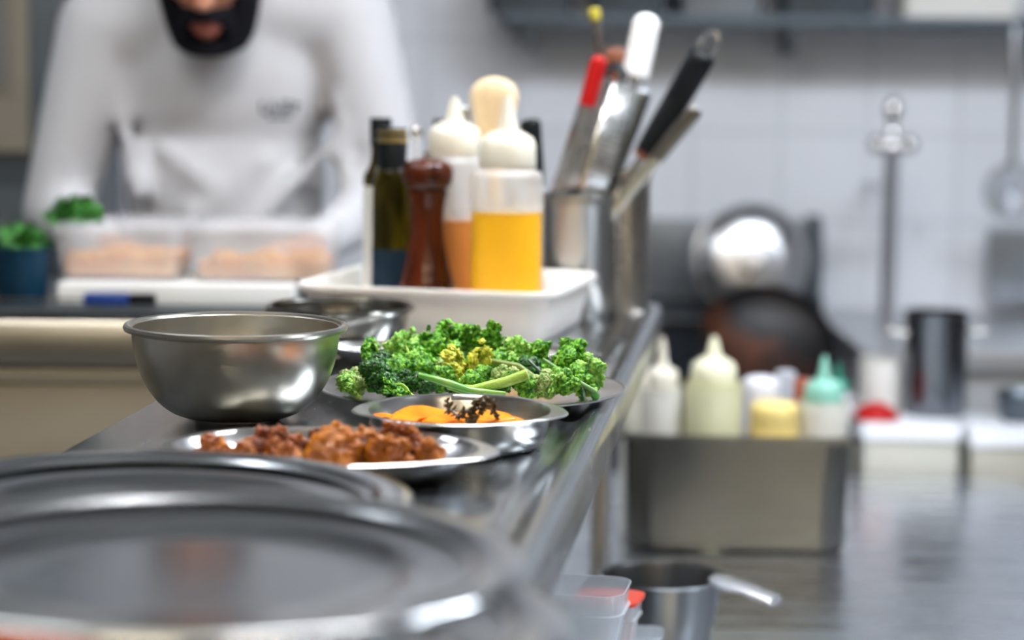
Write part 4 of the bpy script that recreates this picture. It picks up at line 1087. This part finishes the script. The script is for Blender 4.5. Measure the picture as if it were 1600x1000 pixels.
sp_ = [('dark_box', 830, 140, .10, 'dark steel box on the wall shelf, leftmost of the row', DARKST), ('dark_box', 985, 130, .11, 'dark steel box on the wall shelf right above the utensils', DARKST),
       ('dark_box', 1130, 140, .09, 'wide dark steel box in the middle of the wall shelf', RANGEM), ('dark_box', 1300, 150, .12, 'dark steel box on the wall shelf left of the white box', DARKST)]
for nm, px, wpx, h_, lb, m in sp_:
    p = P(px, 20, 4.95); W = wpx / scale_at(p)
    t = thing('storage_box', lb, 'box', (p.x, 5.08, zs)); bm = bmesh.new(); loft(bm, [rr(W * .94, .18, .02, 0), rr(W, .20, .02, h_ * .9), rr(W, .20, .02, h_ * .9 + .004)]); finish(bm, 'box_body', m, t)
    bm = bmesh.new(); loft(bm, [rr(W * 1.03, .21, .02, h_ * .9 + .005), rr(W * 1.03, .21, .02, h_)]); finish(bm, 'lid', m, t)
p = P(1512, 8, 4.93); W = 190 / scale_at(p)
t = thing('storage_box', 'white plastic box on the wall shelf near the hanging skimmer', 'box', (p.x, 5.075, zs)); bm = bmesh.new(); loft(bm, [rr(W * .94, .18, .02, 0), rr(W, .20, .02, .13), rr(W, .20, .02, .134)]); finish(bm, 'box_body', WHITEP, t)
bm = bmesh.new(); loft(bm, [rr(W * 1.03, .21, .02, .135), rr(W * 1.03, .21, .02, .145)]); finish(bm, 'lid', WHITEP, t)
def skimmer():
    Y = 4.94; A = P(1588, 52, Y); Bq = P(1582, 262, Y)
    t = thing('skimmer', 'round perforated skimmer hanging by its long handle from the wall shelf', 'skimmer', A)
    d = Bq - A
    G2 = mat('skimmer_steel', (.42, .45, .50), .3, 1)
    finish(T_([(0, 0, .012), (0, 0, 0), tuple(d * .5), tuple(d)], [.006, .011, .009, .008], 12, flat=.5), 'handle', G2, t)
    bm = bmesh.new(); r = 40 / scale_at(Bq); c = d + Vector((0, 0, -r * .9))
    for rr_ in (1, .8, .6, .4, .2): tube(bm, [c + Vector((r * rr_ * math.cos(a), -.006 + .02 * (1 - rr_), r * rr_ * math.sin(a))) for a in [i * 2 * PI / 32 for i in range(33)]], .0022 if rr_ < 1 else .004, 6)
    for k in range(6):
        a = k * PI / 6; tube(bm, [c + Vector((r * math.cos(a), -.006, r * math.sin(a))), c + Vector((0, .012, 0)), c - Vector((r * math.cos(a), .006, r * math.sin(a)))], .0022, 6)
    finish(bm, 'wire_disc', G2, t)
    finish(T_([(0, 0, .010), (0, -.01, .03), (0, .02, .035)], .003, 8), 'hook', G2, t)
skimmer()
# counter by the wall on the right, carrying pots
def wall_counter():
    z = 1.0
    x0 = P(1352, 500, 4.45).x; x1 = 2.4
    t = thing('wall_counter', 'pale steel counter against the tiled wall right of the range', 'counter', ((x0 + x1) / 2, 4.45, 0))
    W = x1 - x0
    finish(B((0, .36, z - .02), (W, .72, .04), .005), 'top', mat('pale_top', (.55, .57, .60), .3, .7), t)
    finish(B((0, .37, (z - .04) / 2), (W, .70, z - .04), .004), 'body', mat('pale_front', (.50, .52, .55), .4, .5), t)
    return z
ZQ = wall_counter()
def big_pot(px, ytop, ybase, wpx, Y, label, m, zb, handle=True, lid_=False):
    p = P(px, ytop, Y); k = 1 / scale_at(p); r = wpx / 2 * k; H = p.z - zb
    t = thing('stock_pot', label, 'pot', (p.x, Y, zb))
    finish(L_([(.0005, 0), (r * .96, 0), (r, .006), (r, H * .96), (r * 1.04, H * .98), (r * 1.04, H), (r * .98, H), (r * .97, .008), (.0005, .006)], 48), 'pot_body', m, t)
    if handle:
        for s in (-1, 1): finish(T_([(s * r, -.03, H * .8), (s * (r + .03), -.025, H * .82), (s * (r + .03), .025, H * .82), (s * r, .03, H * .8)], .005, 8), 'handle', STEEL, t)
UN = U1[2]
big_pot(1464, 486, 630, 96, 4.12, 'dark shiny stock pot on the pale unit', mat('dark_pot_steel', (.16, .17, .19), .22, 1), UN)
big_pot(1376, 560, 630, 66, 4.15, 'white round container left of the dark stock pot', mat('white_tin', (.72, .71, .68), .45), UN, False)
# red plastic scoop by it
p = P(1364, 612, U1[0] + .10)
bm = bmesh.new(); k = 1 / scale_at(p)
lathe(bm, smoothprof([(.0005, 0), (30 * k, 0), (36 * k, .006), (24 * k, .022), (10 * k, .030), (.0005, .031)], 4), 40)
tag(finish(bm, 'bottle_cover', RED, loc=(p.x + .0, U1[0] + .06, UN)), 'round red plastic cover on the pale unit left of the stock pot', 'cover')
# second steel panel at the right edge
a = P(1552, 360, 5.12); b_ = P(1700, 470, 5.12)
tag(finish(B(((a.x + b_.x) / 2, 5.16, (a.z + b_.z) / 2), (b_.x - a.x, .06, a.z - b_.z), .004), 'wall_panel', RANGEM), 'grey steel panel on the tiles at the picture edge', 'panel')
p = P(1590, 622, 4.2)
bm = bmesh.new(); k = 1 / scale_at(p)
lathe(bm, shell([(.0005, 0), (30 * k, 0), (36 * k, .01), (42 * k, .05), (44 * k, .052)], .002), 40)
tag(finish(bm, 'steel_bowl', DARKST, loc=(p.x, U2[0] + .14, U2[2])), 'dark steel bowl on the second pale unit', 'bowl')
